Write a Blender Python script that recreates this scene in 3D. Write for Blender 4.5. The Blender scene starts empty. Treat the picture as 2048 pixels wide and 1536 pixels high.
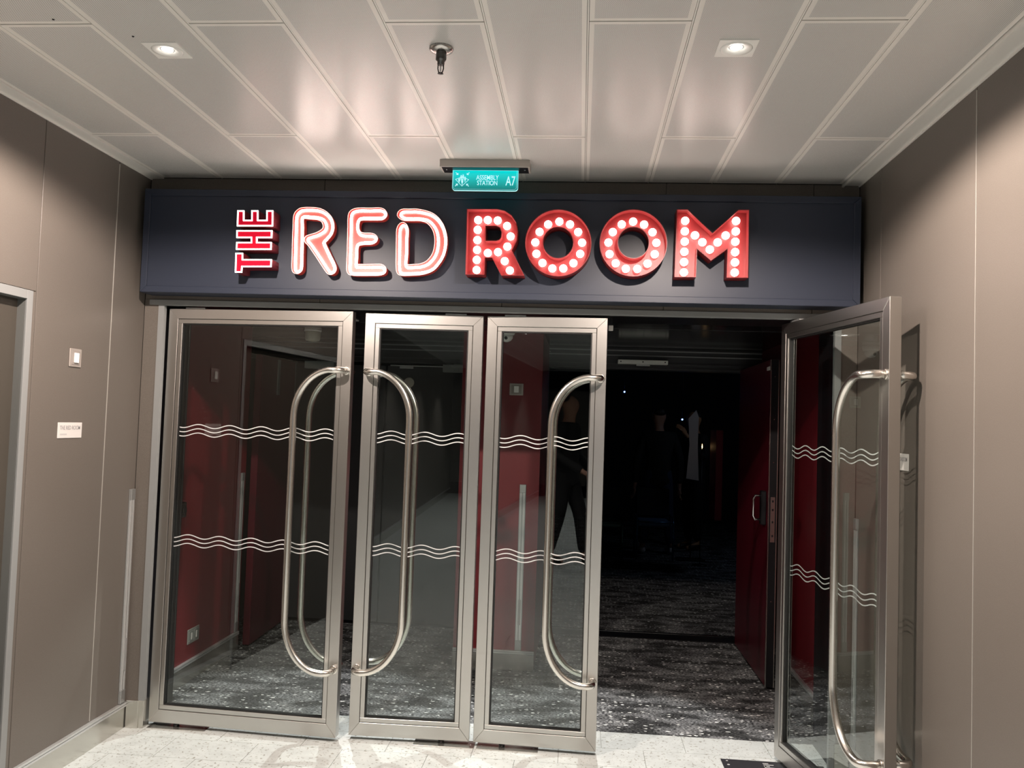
import bpy, bmesh, math, random
from mathutils import Vector, Matrix
PI = math.pi
random.seed(7)
S = bpy.context.scene
COL = S.collection

# ---------------------------------------------------------------- camera, world, exposure
camd = bpy.data.cameras.new('camera')
cam = bpy.data.objects.new('camera', camd); COL.objects.link(cam)
camd.sensor_width = 36.0; camd.lens = 1711.84 / 2048 * 36.0; camd.clip_start = 0.02
fw = Vector((-0.08132861, 0.99560353, 0.04646788)); rt = Vector((0.99625749, 0.079836, 0.0331245)); up = Vector((-0.02926906, -0.04898795, 0.99837042))
m = Matrix.Identity(4)
for i in range(3):
    m[i][0] = rt[i]; m[i][1] = up[i]; m[i][2] = -fw[i]
m[2][3] = 1.4745
cam.matrix_world = m
S.camera = cam
w = bpy.data.worlds.new('world'); S.world = w; w.use_nodes = True
w.node_tree.nodes['Background'].inputs[0].default_value = (0.8, 0.85, 1, 1)
w.node_tree.nodes['Background'].inputs[1].default_value = 0.02
S.view_settings.view_transform = 'Standard'; S.view_settings.look = 'None'
S.view_settings.exposure = -0.12; S.view_settings.gamma = 1.0; S.view_settings.use_curve_mapping = False
LAMP_NARROW = 35.0      # watts of the main beam of the two downlights in view
LAMP_CORRIDOR = 165.0   # watts of each corridor downlight behind the camera
LAMP_WIDE = 215.0       # watts of the wide spill
LAMP_INNER = 150.0      # watts of the tilted vestibule spots

# ---------------------------------------------------------------- materials
def mat(name, col, rough=0.5, metal=0.0, spec=0.5, emit=None, es=0.0, coat=0.0):
    M = bpy.data.materials.new(name); M.use_nodes = True
    b = M.node_tree.nodes['Principled BSDF']
    b.inputs['Base Color'].default_value = (*col, 1); b.inputs['Roughness'].default_value = rough
    b.inputs['Metallic'].default_value = metal; b.inputs['Specular IOR Level'].default_value = spec
    b.inputs['Coat Weight'].default_value = coat
    if emit: b.inputs['Emission Color'].default_value = (*emit, 1); b.inputs['Emission Strength'].default_value = es
    return M
def nd(M, t, **k):
    n = M.node_tree.nodes.new(t)
    for a, v in k.items(): setattr(n, a, v)
    return n
def lk(M, a, b): M.node_tree.links.new(a, b)
def noisecol(M, scale, c1, c2, detail=4, stretch=(1, 1, 1), lo=0.35, hi=0.65, bump=0.0, bdist=0.002):
    b = M.node_tree.nodes['Principled BSDF']
    tc = nd(M, 'ShaderNodeNewGeometry'); mp = nd(M, 'ShaderNodeMapping'); mp.inputs['Scale'].default_value = stretch
    nz = nd(M, 'ShaderNodeTexNoise'); nz.inputs['Scale'].default_value = scale; nz.inputs['Detail'].default_value = detail
    cr = nd(M, 'ShaderNodeValToRGB'); cr.color_ramp.elements[0].position = lo; cr.color_ramp.elements[1].position = hi
    cr.color_ramp.elements[0].color = (*c1, 1); cr.color_ramp.elements[1].color = (*c2, 1)
    lk(M, tc.outputs['Position'], mp.inputs['Vector']); lk(M, mp.outputs[0], nz.inputs['Vector'])
    lk(M, nz.outputs['Fac'], cr.inputs[0]); lk(M, cr.outputs[0], b.inputs['Base Color'])
    if bump:
        bp = nd(M, 'ShaderNodeBump'); bp.inputs['Strength'].default_value = bump; bp.inputs['Distance'].default_value = bdist
        lk(M, nz.outputs['Fac'], bp.inputs['Height']); lk(M, bp.outputs[0], b.inputs['Normal'])
    return M
taupe = noisecol(mat('taupe_laminate', (0.2, 0.18, 0.16), 0.42, spec=0.35), 420, (0.124, 0.109, 0.095), (0.150, 0.133, 0.117), bump=0.05, bdist=0.0004)
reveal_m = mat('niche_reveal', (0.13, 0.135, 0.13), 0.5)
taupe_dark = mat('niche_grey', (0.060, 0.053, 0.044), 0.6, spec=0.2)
trim_m = mat('satin_aluminium', (0.42, 0.43, 0.43), 0.4, metal=0.75)
trim_paint = mat('grey_trim_paint', (0.24, 0.25, 0.25), 0.45)
joint_dark = mat('panel_joint', (0.03, 0.028, 0.025), 0.8)
joint_light = mat('joint_strip', (0.6, 0.58, 0.54), 0.4, metal=0.5)
steel = mat('brushed_stainless', (0.57, 0.555, 0.53), 0.3, metal=1.0)
def brush(M, st, amt=0.12, base=0.26):
    b = M.node_tree.nodes['Principled BSDF']
    tc = nd(M, 'ShaderNodeTexCoord'); mp = nd(M, 'ShaderNodeMapping'); mp.inputs['Scale'].default_value = st
    nz = nd(M, 'ShaderNodeTexNoise'); nz.inputs['Scale'].default_value = 60; nz.inputs['Detail'].default_value = 3
    mr = nd(M, 'ShaderNodeMapRange'); mr.inputs['To Min'].default_value = base; mr.inputs['To Max'].default_value = base + amt
    lk(M, tc.outputs['Object'], mp.inputs[0]); lk(M, mp.outputs[0], nz.inputs['Vector']); lk(M, nz.outputs['Fac'], mr.inputs[0])
    lk(M, mr.outputs[0], b.inputs['Roughness'])
    bp = nd(M, 'ShaderNodeBump'); bp.inputs['Strength'].default_value = 0.06; bp.inputs['Distance'].default_value = 0.0005
    lk(M, nz.outputs['Fac'], bp.inputs['Height']); lk(M, bp.outputs[0], b.inputs['Normal'])
brush(steel, (20, 20, 0.6))
steel_h = mat('brushed_stainless_rail', (0.57, 0.555, 0.53), 0.3, metal=1.0); brush(steel_h, (0.6, 20, 20))
tube_m = mat('satin_steel_tube', (0.76, 0.73, 0.68), 0.24, metal=1.0)
skirt_m = mat('skirting_steel', (0.60, 0.59, 0.55), 0.24, metal=0.9)
skirt_top = mat('skirting_top_rail', (0.62, 0.63, 0.63), 0.3, metal=0.6)
gasket_m = mat('black_gasket', (0.008, 0.008, 0.008), 0.5)
ceil_edge = mat('ceiling_panel_edge', (0.80, 0.78, 0.74), 0.33, spec=0.5)
ceil_mat = mat('perforated_ceiling_metal', (0.42, 0.40, 0.375), 0.3, spec=0.6)
def perforate(M):
    b = M.node_tree.nodes['Principled BSDF']
    g = nd(M, 'ShaderNodeNewGeometry'); mp = nd(M, 'ShaderNodeMapping'); mp.inputs['Rotation'].default_value = (0, 0, PI / 4); mp.inputs['Scale'].default_value = (260, 260, 0)
    v = nd(M, 'ShaderNodeTexVoronoi'); v.inputs['Scale'].default_value = 1.0; v.inputs['Randomness'].default_value = 0.0
    cr = nd(M, 'ShaderNodeValToRGB'); cr.color_ramp.elements[0].position = 0.30; cr.color_ramp.elements[1].position = 0.40
    cr.color_ramp.elements[0].color = (0.22, 0.21, 0.20, 1); cr.color_ramp.elements[1].color = (0.80, 0.80, 0.78, 1)
    lk(M, g.outputs['Position'], mp.inputs[0]); lk(M, mp.outputs[0], v.inputs['Vector']); lk(M, v.outputs['Distance'], cr.inputs[0]); lk(M, cr.outputs[0], b.inputs['Base Color'])
perforate(ceil_mat)
ceil_white = mat('white_ceiling_trim', (0.78, 0.77, 0.73), 0.35)
white_pl = mat('white_plastic', (0.85, 0.85, 0.82), 0.35)
box_m = mat('dark_sign_box', (0.023, 0.030, 0.050), 0.42, spec=0.4)  # bluish haze around the neon is put into this base colour
red_letter = mat('red_letter_enamel', (0.27, 0.02, 0.022), 0.4)
red_dark = mat('red_letter_side', (0.16, 0.012, 0.02), 0.5)
red_face = mat('red_letter_face', (0.45, 0.003, 0.02), 0.7, spec=0.1, emit=(0.75, 0.0, 0.03), es=0.3)
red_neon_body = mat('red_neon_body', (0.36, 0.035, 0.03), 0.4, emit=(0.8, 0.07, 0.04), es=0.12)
neon = mat('warm_white_neon_tube', (1, 1, 1), 0.4, emit=(1.0, 0.93, 0.84), es=16.0)
neon_thin = mat('warm_white_outline', (1, 1, 1), 0.4, emit=(1.0, 0.94, 0.84), es=3.5)
bulb_m = mat('lit_frosted_bulb', (1, 1, 1), 0.4, emit=(1.0, 0.92, 0.82), es=8.0)
lamp_m = mat('lit_lamp_face', (1, 1, 1), 0.4, emit=(1.0, 0.93, 0.86), es=14.0)
red_wall = mat('red_lacquer_wall', (0.14, 0.005, 0.011), 0.48, spec=0.5)
red_leaf_m = mat('dark_red_door_leaf', (0.075, 0.003, 0.010), 0.35)
black_ceil = mat('dark_glossy_ceiling', (0.02, 0.02, 0.022), 0.12, spec=0.5)
dark_frame = mat('dark_grey_door_frame', (0.035, 0.036, 0.038), 0.4)
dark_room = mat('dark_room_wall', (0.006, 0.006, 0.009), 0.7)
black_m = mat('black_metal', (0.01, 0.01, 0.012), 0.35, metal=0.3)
wave_m = mat('frosted_wave_film', (0.62, 0.63, 0.63), 0.55)
chrome = mat('polished_chrome', (0.75, 0.75, 0.74), 0.08, metal=1.0)
print_grey = mat('grey_print', (0.30, 0.29, 0.30), 0.6)
print_pale = mat('pale_grey_print', (0.5, 0.49, 0.49), 0.6)
card_m = mat('white_card', (0.66, 0.64, 0.62), 0.45)

# glass: Fresnel reflection on the entering face, light passes straight through
glass = bpy.data.materials.new('door_glass'); glass.use_nodes = True
nt = glass.node_tree; nt.nodes.clear()
o = nd(glass, 'ShaderNodeOutputMaterial'); mx = nd(glass, 'ShaderNodeMixShader'); tr = nd(glass, 'ShaderNodeBsdfTransparent'); gl = nd(glass, 'ShaderNodeBsdfGlossy')
gl.inputs['Roughness'].default_value = 0.0; gl.inputs['Color'].default_value = (0.95, 1, 0.99, 1); tr.inputs['Color'].default_value = (0.90, 0.93, 0.92, 1)
fr = nd(glass, 'ShaderNodeFresnel'); fr.inputs['IOR'].default_value = 1.52
ge = nd(glass, 'ShaderNodeNewGeometry'); inv = nd(glass, 'ShaderNodeMath', operation='SUBTRACT'); inv.inputs[0].default_value = 1.0
mu = nd(glass, 'ShaderNodeMath', operation='MULTIPLY'); mu2 = nd(glass, 'ShaderNodeMath', operation='MULTIPLY', use_clamp=True); mu2.inputs[1].default_value = 1.9
lk(glass, ge.outputs['Backfacing'], inv.inputs[1]); lk(glass, fr.outputs[0], mu.inputs[0]); lk(glass, inv.outputs[0], mu.inputs[1]); lk(glass, mu.outputs[0], mu2.inputs[0])
lk(glass, mu2.outputs[0], mx.inputs[0]); lk(glass, tr.outputs[0], mx.inputs[1]); lk(glass, gl.outputs[0], mx.inputs[2]); lk(glass, mx.outputs[0], o.inputs[0])

# terrazzo floor tile
tile_m = mat('terrazzo', (0.6, 0.6, 0.57), 0.32)
b = tile_m.node_tree.nodes['Principled BSDF']
g = nd(tile_m, 'ShaderNodeNewGeometry'); nz = nd(tile_m, 'ShaderNodeTexNoise'); nz.inputs['Scale'].default_value = 75; nz.inputs['Detail'].default_value = 2.0; nz.inputs['Distortion'].default_value = 0.6
cr = nd(tile_m, 'ShaderNodeValToRGB'); cr.color_ramp.elements[0].position = 0.33; cr.color_ramp.elements[0].color = (0.33, 0.325, 0.29, 1); cr.color_ramp.elements[1].position = 0.40; cr.color_ramp.elements[1].color = (0.66, 0.70, 0.69, 1)
n2 = nd(tile_m, 'ShaderNodeTexNoise'); n2.inputs['Scale'].default_value = 14; mxc = nd(tile_m, 'ShaderNodeMix', data_type='RGBA', blend_type='MULTIPLY'); mxc.inputs[0].default_value = 0.3
lk(tile_m, g.outputs['Position'], nz.inputs['Vector']); lk(tile_m, g.outputs['Position'], n2.inputs['Vector']); lk(tile_m, nz.outputs['Fac'], cr.inputs[0])
lk(tile_m, cr.outputs[0], mxc.inputs[6]); lk(tile_m, n2.outputs['Fac'], mxc.inputs[7]); lk(tile_m, mxc.outputs[2], b.inputs['Base Color'])
grout_m = mat('floor_joint', (0.22, 0.22, 0.2), 0.8)

# speckled carpet
carpet_m = mat('speckled_carpet', (0.05, 0.05, 0.05), 0.95, spec=0.1)
b = carpet_m.node_tree.nodes['Principled BSDF']
g = nd(carpet_m, 'ShaderNodeNewGeometry')
mp = nd(carpet_m, 'ShaderNodeMapping'); mp.inputs['Scale'].default_value = (30, 60, 1)
vo = nd(carpet_m, 'ShaderNodeTexVoronoi'); vo.inputs['Scale'].default_value = 1.0
cv = nd(carpet_m, 'ShaderNodeSeparateColor')
th = nd(carpet_m, 'ShaderNodeMapRange'); th.inputs['From Min'].default_value = 0.45; th.inputs['From Max'].default_value = 1.0; th.inputs['To Min'].default_value = 0.0; th.inputs['To Max'].default_value = 0.40
cmpn = nd(carpet_m, 'ShaderNodeMath', operation='LESS_THAN')
mp2 = nd(carpet_m, 'ShaderNodeMapping'); mp2.inputs['Scale'].default_value = (0.8, 2.4, 1)
nb = nd(carpet_m, 'ShaderNodeTexNoise'); nb.inputs['Scale'].default_value = 90; nb.inputs['Detail'].default_value = 4
cb = nd(carpet_m, 'ShaderNodeValToRGB'); cb.color_ramp.elements[0].position = 0.42; cb.color_ramp.elements[0].color = (0.012, 0.013, 0.015, 1); cb.color_ramp.elements[1].position = 0.62; cb.color_ramp.elements[1].color = (0.36, 0.37, 0.38, 1)
mp3 = nd(carpet_m, 'ShaderNodeMapping'); mp3.inputs['Scale'].default_value = (1, 2.2, 1)
np_ = nd(carpet_m, 'ShaderNodeTexNoise'); np_.inputs['Scale'].default_value = 4.5; np_.inputs['Detail'].default_value = 3
cp = nd(carpet_m, 'ShaderNodeValToRGB'); cp.color_ramp.elements[0].position = 0.42; cp.color_ramp.elements[0].color = (0.25, 0.25, 0.25, 1); cp.color_ramp.elements[1].position = 0.58
mm = nd(carpet_m, 'ShaderNodeMix', data_type='RGBA', blend_type='MULTIPLY'); mm.inputs[0].default_value = 1.0
m3 = nd(carpet_m, 'ShaderNodeMix', data_type='RGBA'); m3.inputs[7].default_value = (0.9, 0.92, 0.9, 1)
for q in (mp, mp2, mp3): lk(carpet_m, g.outputs['Position'], q.inputs[0])
lk(carpet_m, mp.outputs[0], vo.inputs['Vector']); lk(carpet_m, mp2.outputs[0], nb.inputs['Vector']); lk(carpet_m, mp3.outputs[0], np_.inputs['Vector'])
lk(carpet_m, vo.outputs['Color'], cv.inputs[0]); lk(carpet_m, cv.outputs[0], th.inputs[0]); mt_ = nd(carpet_m, 'ShaderNodeMath', operation='MULTIPLY'); mr_ = nd(carpet_m, 'ShaderNodeMapRange'); mr_.inputs['From Min'].default_value = 0.35; mr_.inputs['From Max'].default_value = 0.6; mr_.inputs['To Min'].default_value = 0.35; mr_.inputs['To Max'].default_value = 1.15
lk(carpet_m, nb.outputs['Fac'], mr_.inputs[0]); lk(carpet_m, th.outputs[0], mt_.inputs[0]); lk(carpet_m, mr_.outputs[0], mt_.inputs[1])
lk(carpet_m, vo.outputs['Distance'], cmpn.inputs[0]); lk(carpet_m, mt_.outputs[0], cmpn.inputs[1])
lk(carpet_m, nb.outputs['Fac'], cb.inputs[0]); lk(carpet_m, np_.outputs['Fac'], cp.inputs[0]); lk(carpet_m, cb.outputs[0], mm.inputs[6]); lk(carpet_m, cp.outputs[0], mm.inputs[7])
lk(carpet_m, cmpn.outputs[0], m3.inputs[0]); lk(carpet_m, mm.outputs[2], m3.inputs[6]); lk(carpet_m, m3.outputs[2], b.inputs['Base Color'])


# letter outlines and bulb positions in metres (x, z) on the sign box
D2 = {
 'RED_R': [(-1.3001, 2.13), (-1.3095, 2.1443), (-1.3108, 2.2108), (-1.3123, 2.2687), (-1.3126, 2.3267), (-1.3127, 2.379), (-1.3007, 2.4013), (-1.2776, 2.4109), (-1.2188, 2.4105), (-1.183, 2.3982), (-1.1555, 2.3725), (-1.1442, 2.3408), (-1.1486, 2.3089), (-1.1662, 2.2838), (-1.1818, 2.265), (-1.1764, 2.2478), (-1.1527, 2.202), (-1.1285, 2.1563), (-1.1276, 2.1361), (-1.1419, 2.1284), (-1.157, 2.1413), (-1.1976, 2.1983), (-1.2381, 2.2525), (-1.2547, 2.2696), (-1.2541, 2.2812), (-1.2368, 2.2884), (-1.2079, 2.2982), (-1.1794, 2.3171), (-1.1728, 2.3404), (-1.1845, 2.3663), (-1.2085, 2.3775), (-1.2409, 2.38), (-1.285, 2.3788), (-1.2844, 2.3272), (-1.2829, 2.2692), (-1.282, 2.2113), (-1.2806, 2.1535), (-1.2856, 2.1349)],
 'RED_E': [(-1.0549, 2.1375), (-1.0567, 2.1806), (-1.0569, 2.2266), (-1.0577, 2.2727), (-1.0585, 2.3305), (-1.0595, 2.3825), (-1.0516, 2.4028), (-1.0258, 2.4118), (-0.9734, 2.4125), (-0.9212, 2.4132), (-0.9032, 2.3973), (-0.9113, 2.3833), (-0.9314, 2.3796), (-1.0011, 2.3786), (-1.0212, 2.3726), (-1.0291, 2.3528), (-1.0279, 2.324), (-1.0166, 2.3051), (-0.9977, 2.2985), (-0.957, 2.2968), (-0.942, 2.2838), (-0.9559, 2.2698), (-0.9964, 2.2668), (-1.0222, 2.2589), (-1.0289, 2.2386), (-1.0284, 2.1983), (-1.0279, 2.1581), (-1.0033, 2.1551), (-0.957, 2.1559), (-0.9107, 2.1568), (-0.8969, 2.1433), (-0.9096, 2.1304), (-0.9732, 2.127), (-1.037, 2.1269)],
 'RED_D': [(-0.8336, 2.3941), (-0.8226, 2.4087), (-0.7881, 2.4103), (-0.7535, 2.4102), (-0.7013, 2.3988), (-0.666, 2.3763), (-0.6387, 2.3366), (-0.6251, 2.2796), (-0.6342, 2.2166), (-0.6638, 2.1676), (-0.6916, 2.146), (-0.7313, 2.1349), (-0.7714, 2.1319), (-0.8116, 2.1306), (-0.8283, 2.1446), (-0.8324, 2.2189), (-0.8335, 2.2763), (-0.8339, 2.328), (-0.8202, 2.3483), (-0.8034, 2.3313), (-0.8024, 2.2768), (-0.8007, 2.2195), (-0.7996, 2.1623), (-0.761, 2.1595), (-0.7267, 2.1636), (-0.693, 2.1813), (-0.6659, 2.2218), (-0.6583, 2.2791), (-0.67, 2.3304), (-0.7001, 2.3672), (-0.7292, 2.3777), (-0.7523, 2.3797), (-0.7868, 2.3792), (-0.8158, 2.3811)],
 'THE_T': [(-1.5738, 2.2031), (-1.5396, 2.2037), (-1.5382, 2.1749), (-1.4049, 2.1772), (-1.405, 2.1421), (-1.5388, 2.1397), (-1.5399, 2.1143), (-1.5717, 2.1137)],
 'THE_H': [(-1.5742, 2.3061), (-1.4088, 2.3085), (-1.4083, 2.2739), (-1.4764, 2.2729), (-1.4755, 2.2538), (-1.4092, 2.2549), (-1.4087, 2.2203), (-1.5721, 2.2176), (-1.5727, 2.2523), (-1.5049, 2.2534), (-1.5058, 2.2724), (-1.573, 2.2714)],
 'THE_E': [(-1.5745, 2.3971), (-1.5432, 2.3975), (-1.5411, 2.3541), (-1.5075, 2.3545), (-1.5096, 2.398), (-1.4783, 2.3984), (-1.4762, 2.355), (-1.438, 2.3555), (-1.4401, 2.3989), (-1.409, 2.3993), (-1.4067, 2.327), (-1.5733, 2.3246)],
 'ROOM_R': [(-0.5322, 2.4214), (-0.3977, 2.4231), (-0.3627, 2.4166), (-0.3308, 2.396), (-0.309, 2.3649), (-0.3, 2.3233), (-0.3028, 2.2814), (-0.3234, 2.2373), (-0.2954, 2.1836), (-0.2667, 2.128), (-0.3681, 2.126), (-0.3903, 2.1652), (-0.4124, 2.2038), (-0.4422, 2.2032), (-0.4431, 2.1281), (-0.5279, 2.1271)],
 'ROOM_Rc': [(-0.4437, 2.3442), (-0.3985, 2.3448), (-0.3823, 2.3381), (-0.3747, 2.3187), (-0.3753, 2.2977), (-0.3826, 2.2858), (-0.3963, 2.2814), (-0.4415, 2.2813)],
 'ROOM_O1': [(0.0242, 2.2776), (0.0224, 2.297), (0.0181, 2.316), (0.0115, 2.3343), (0.0026, 2.3517), (-0.0085, 2.3677), (-0.0214, 2.3822), (-0.0362, 2.3948), (-0.0523, 2.4055), (-0.0697, 2.4139), (-0.088, 2.4199), (-0.1069, 2.4235), (-0.126, 2.4245), (-0.1451, 2.423), (-0.1637, 2.4189), (-0.1817, 2.4124), (-0.1986, 2.4035), (-0.2143, 2.3924), (-0.2283, 2.3793), (-0.2405, 2.3644), (-0.2507, 2.348), (-0.2586, 2.3303), (-0.2642, 2.3117), (-0.2673, 2.2925), (-0.2679, 2.273), (-0.2661, 2.2535), (-0.2617, 2.2344), (-0.2549, 2.216), (-0.2459, 2.1987), (-0.2347, 2.1827), (-0.2216, 2.1683), (-0.2068, 2.1557), (-0.1905, 2.1452), (-0.1731, 2.1369), (-0.1548, 2.131), (-0.1359, 2.1276), (-0.1169, 2.1267), (-0.0979, 2.1283), (-0.0793, 2.1325), (-0.0615, 2.139), (-0.0447, 2.1479), (-0.0292, 2.159), (-0.0153, 2.172), (-0.0032, 2.1868), (0.0069, 2.2031), (0.0148, 2.2207), (0.0203, 2.2391), (0.0235, 2.2582)],
 'ROOM_O1c': [(-0.0571, 2.277), (-0.0587, 2.2902), (-0.0628, 2.3029), (-0.0691, 2.3145), (-0.0775, 2.3247), (-0.0877, 2.333), (-0.0991, 2.3391), (-0.1114, 2.3428), (-0.1242, 2.3439), (-0.1369, 2.3424), (-0.149, 2.3384), (-0.1601, 2.3319), (-0.1697, 2.3233), (-0.1775, 2.3129), (-0.1832, 2.301), (-0.1865, 2.2882), (-0.1874, 2.2749), (-0.1857, 2.2617), (-0.1816, 2.249), (-0.1752, 2.2374), (-0.1667, 2.2272), (-0.1566, 2.219), (-0.1451, 2.2129), (-0.1328, 2.2092), (-0.1201, 2.2082), (-0.1074, 2.2097), (-0.0953, 2.2138), (-0.0843, 2.2202), (-0.0747, 2.2288), (-0.0669, 2.2392), (-0.0612, 2.251), (-0.0579, 2.2638)],
 'ROOM_O2': [(0.3524, 2.2829), (0.3506, 2.3021), (0.3465, 2.321), (0.3399, 2.3392), (0.331, 2.3564), (0.32, 2.3723), (0.307, 2.3867), (0.2923, 2.3992), (0.2761, 2.4098), (0.2587, 2.4181), (0.2404, 2.4241), (0.2214, 2.4277), (0.2022, 2.4287), (0.183, 2.4272), (0.1643, 2.4232), (0.1462, 2.4167), (0.1291, 2.4079), (0.1134, 2.3968), (0.0992, 2.3838), (0.0869, 2.369), (0.0766, 2.3527), (0.0686, 2.3352), (0.0629, 2.3167), (0.0596, 2.2976), (0.0589, 2.2782), (0.0607, 2.2589), (0.065, 2.2399), (0.0717, 2.2217), (0.0808, 2.2044), (0.0919, 2.1885), (0.105, 2.1742), (0.1198, 2.1617), (0.1361, 2.1513), (0.1536, 2.1431), (0.1719, 2.1372), (0.1908, 2.1338), (0.21, 2.1329), (0.2291, 2.1346), (0.2477, 2.1387), (0.2657, 2.1452), (0.2826, 2.1541), (0.2982, 2.1651), (0.3122, 2.178), (0.3244, 2.1927), (0.3346, 2.2089), (0.3426, 2.2263), (0.3483, 2.2447), (0.3516, 2.2636)],
 'ROOM_O2c': [(0.2723, 2.2823), (0.2706, 2.2954), (0.2666, 2.308), (0.2602, 2.3195), (0.2517, 2.3296), (0.2414, 2.3379), (0.2298, 2.3439), (0.2173, 2.3476), (0.2043, 2.3487), (0.1914, 2.3472), (0.1791, 2.3432), (0.1677, 2.3368), (0.1579, 2.3282), (0.1499, 2.3179), (0.1441, 2.3061), (0.1406, 2.2934), (0.1397, 2.2802), (0.1414, 2.267), (0.1455, 2.2544), (0.1519, 2.2429), (0.1605, 2.2328), (0.1707, 2.2246), (0.1824, 2.2186), (0.1949, 2.215), (0.2079, 2.2139), (0.2207, 2.2154), (0.233, 2.2194), (0.2443, 2.2259), (0.2541, 2.2344), (0.2621, 2.2447), (0.2679, 2.2565), (0.2713, 2.2691)],
 'ROOM_M': [(0.3898, 2.4311), (0.4368, 2.4317), (0.4902, 2.3809), (0.5448, 2.3297), (0.6003, 2.3825), (0.6524, 2.4324), (0.6996, 2.433), (0.7002, 2.1363), (0.6088, 2.1352), (0.6095, 2.2597), (0.5408, 2.2081), (0.481, 2.2576), (0.4791, 2.1347), (0.3868, 2.1336)],
 'BULB_R': [(-0.4833, 2.3789), (-0.4398, 2.3795), (-0.3956, 2.378), (-0.3528, 2.3539), (-0.3351, 2.3071), (-0.3483, 2.2613), (-0.3893, 2.236), (-0.4347, 2.2311), (-0.3579, 2.1959), (-0.3335, 2.1544), (-0.4839, 2.3344), (-0.4837, 2.2886), (-0.4835, 2.2443), (-0.4833, 2.1993), (-0.4824, 2.1537)],
 'BULB_O1': [(-0.1205, 2.3769), (-0.0731, 2.365), (-0.0362, 2.3313), (-0.0176, 2.2841), (-0.0244, 2.2339), (-0.0528, 2.1923), (-0.0968, 2.1678), (-0.1451, 2.1669), (-0.1895, 2.1905), (-0.2178, 2.2312), (-0.2243, 2.2822), (-0.207, 2.3294), (-0.1699, 2.3636)],
 'BULB_O2': [(0.2039, 2.3814), (0.252, 2.3689), (0.2896, 2.3354), (0.3077, 2.2886), (0.3015, 2.238), (0.2714, 2.196), (0.2278, 2.1717), (0.1774, 2.1715), (0.1324, 2.1949), (0.1046, 2.2354), (0.0984, 2.2867), (0.1163, 2.3335), (0.1544, 2.3682)],
 'BULB_M': [(0.43, 2.388), (0.4297, 2.3417), (0.4301, 2.2961), (0.4298, 2.2513), (0.4295, 2.2058), (0.4299, 2.1603), (0.474, 2.3244), (0.5064, 2.2946), (0.5393, 2.2627), (0.5722, 2.2949), (0.6058, 2.3257), (0.6493, 2.3904), (0.6489, 2.3443), (0.6479, 2.2989), (0.6481, 2.2536), (0.6484, 2.2083), (0.648, 2.1637)],
}

# ---------------------------------------------------------------- mesh helpers
def add_box(bm, x0, y0, z0, x1, y1, z1, mi=0):
    vs = [bm.verts.new(p) for p in ((x0,y0,z0),(x1,y0,z0),(x1,y1,z0),(x0,y1,z0),(x0,y0,z1),(x1,y0,z1),(x1,y1,z1),(x0,y1,z1))]
    for f in ((0,3,2,1),(4,5,6,7),(0,1,5,4),(1,2,6,5),(2,3,7,6),(3,0,4,7)):
        bm.faces.new([vs[i] for i in f]).material_index = mi
def bevel(bm, w, seg=1):
    bmesh.ops.bevel(bm, geom=list(bm.edges), offset=w, segments=seg, affect='EDGES', profile=0.5)
def add_tube(bm, pts, r, n=12, closed=False, cap=True):
    pts = [Vector(p) for p in pts]; N = len(pts); rings = []
    nrm = None
    for i, p in enumerate(pts):
        a = pts[(i - 1) % N] if (closed or i) else p; c = pts[(i + 1) % N] if (closed or i < N - 1) else p
        t = (c - a).normalized()
        if nrm is None: nrm = t.orthogonal().normalized()
        nrm = (nrm - t * nrm.dot(t)).normalized(); bn = t.cross(nrm)
        rr = r[i] if isinstance(r, (list, tuple)) else r
        rings.append([bm.verts.new(p + (nrm * math.cos(2*PI*k/n) + bn * math.sin(2*PI*k/n)) * rr) for k in range(n)])
    if closed:   # match the seam by best rotation
        best = min(range(n), key=lambda s: (rings[-1][0].co - rings[0][s].co).length)
    for i in range(N if closed else N - 1):
        A = rings[i]; B = rings[(i + 1) % N]; s = best if (closed and i == N - 1) else 0
        for k in range(n): bm.faces.new((A[k], A[(k+1) % n], B[(k+1+s) % n], B[(k+s) % n])).smooth = True
    if cap and not closed:
        bm.faces.new(rings[0][::-1]); bm.faces.new(rings[-1])
def add_lathe(bm, prof, n=28, c=(0, 0, 0), axis='Z', mi=0):
    rings = []
    for r, h in prof:
        ring = []
        for k in range(n):
            a = 2*PI*k/n; u, v = r*math.cos(a), r*math.sin(a)
            p = (u, v, h) if axis == 'Z' else ((u, h, v) if axis == 'Y' else (h, u, v))
            ring.append(bm.verts.new((c[0]+p[0], c[1]+p[1], c[2]+p[2])))
        rings.append(ring)
    for A, B in zip(rings, rings[1:]):
        for k in range(n):
            f = bm.faces.new((A[k], A[(k+1) % n], B[(k+1) % n], B[k])); f.smooth = True; f.material_index = mi
    bm.faces.new(rings[0][::-1]).material_index = mi; bm.faces.new(rings[-1]).material_index = mi
def mesh_of(name, bm, mats, recalc=True):
    if recalc: bmesh.ops.recalc_face_normals(bm, faces=list(bm.faces))
    me = bpy.data.meshes.new(name); bm.to_mesh(me); bm.free()
    for q in (mats if isinstance(mats, (list, tuple)) else [mats]): me.materials.append(q)
    return me
def obj(name, me, parent=None, label=None, cat=None, group=None, kind=None, loc=None):
    o = bpy.data.objects.new(name, me); COL.objects.link(o)
    if parent: o.parent = parent
    if loc is not None: o.location = loc
    for k, v in (('label', label), ('category', cat), ('group', group), ('kind', kind)):
        if v: o[k] = v
    return o
def box(name, x0, y0, z0, x1, y1, z1, M, parent=None, bv=0.0, **k):
    bm = bmesh.new(); add_box(bm, min(x0,x1), min(y0,y1), min(z0,z1), max(x0,x1), max(y0,y1), max(z0,z1))
    if bv: bevel(bm, bv)
    return obj(name, mesh_of(name, bm, M), parent, **k)
def tube(name, pts, r, M, parent=None, n=12, closed=False, **k):
    bm = bmesh.new(); add_tube(bm, pts, r, n, closed); return obj(name, mesh_of(name, bm, M), parent, **k)
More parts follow.
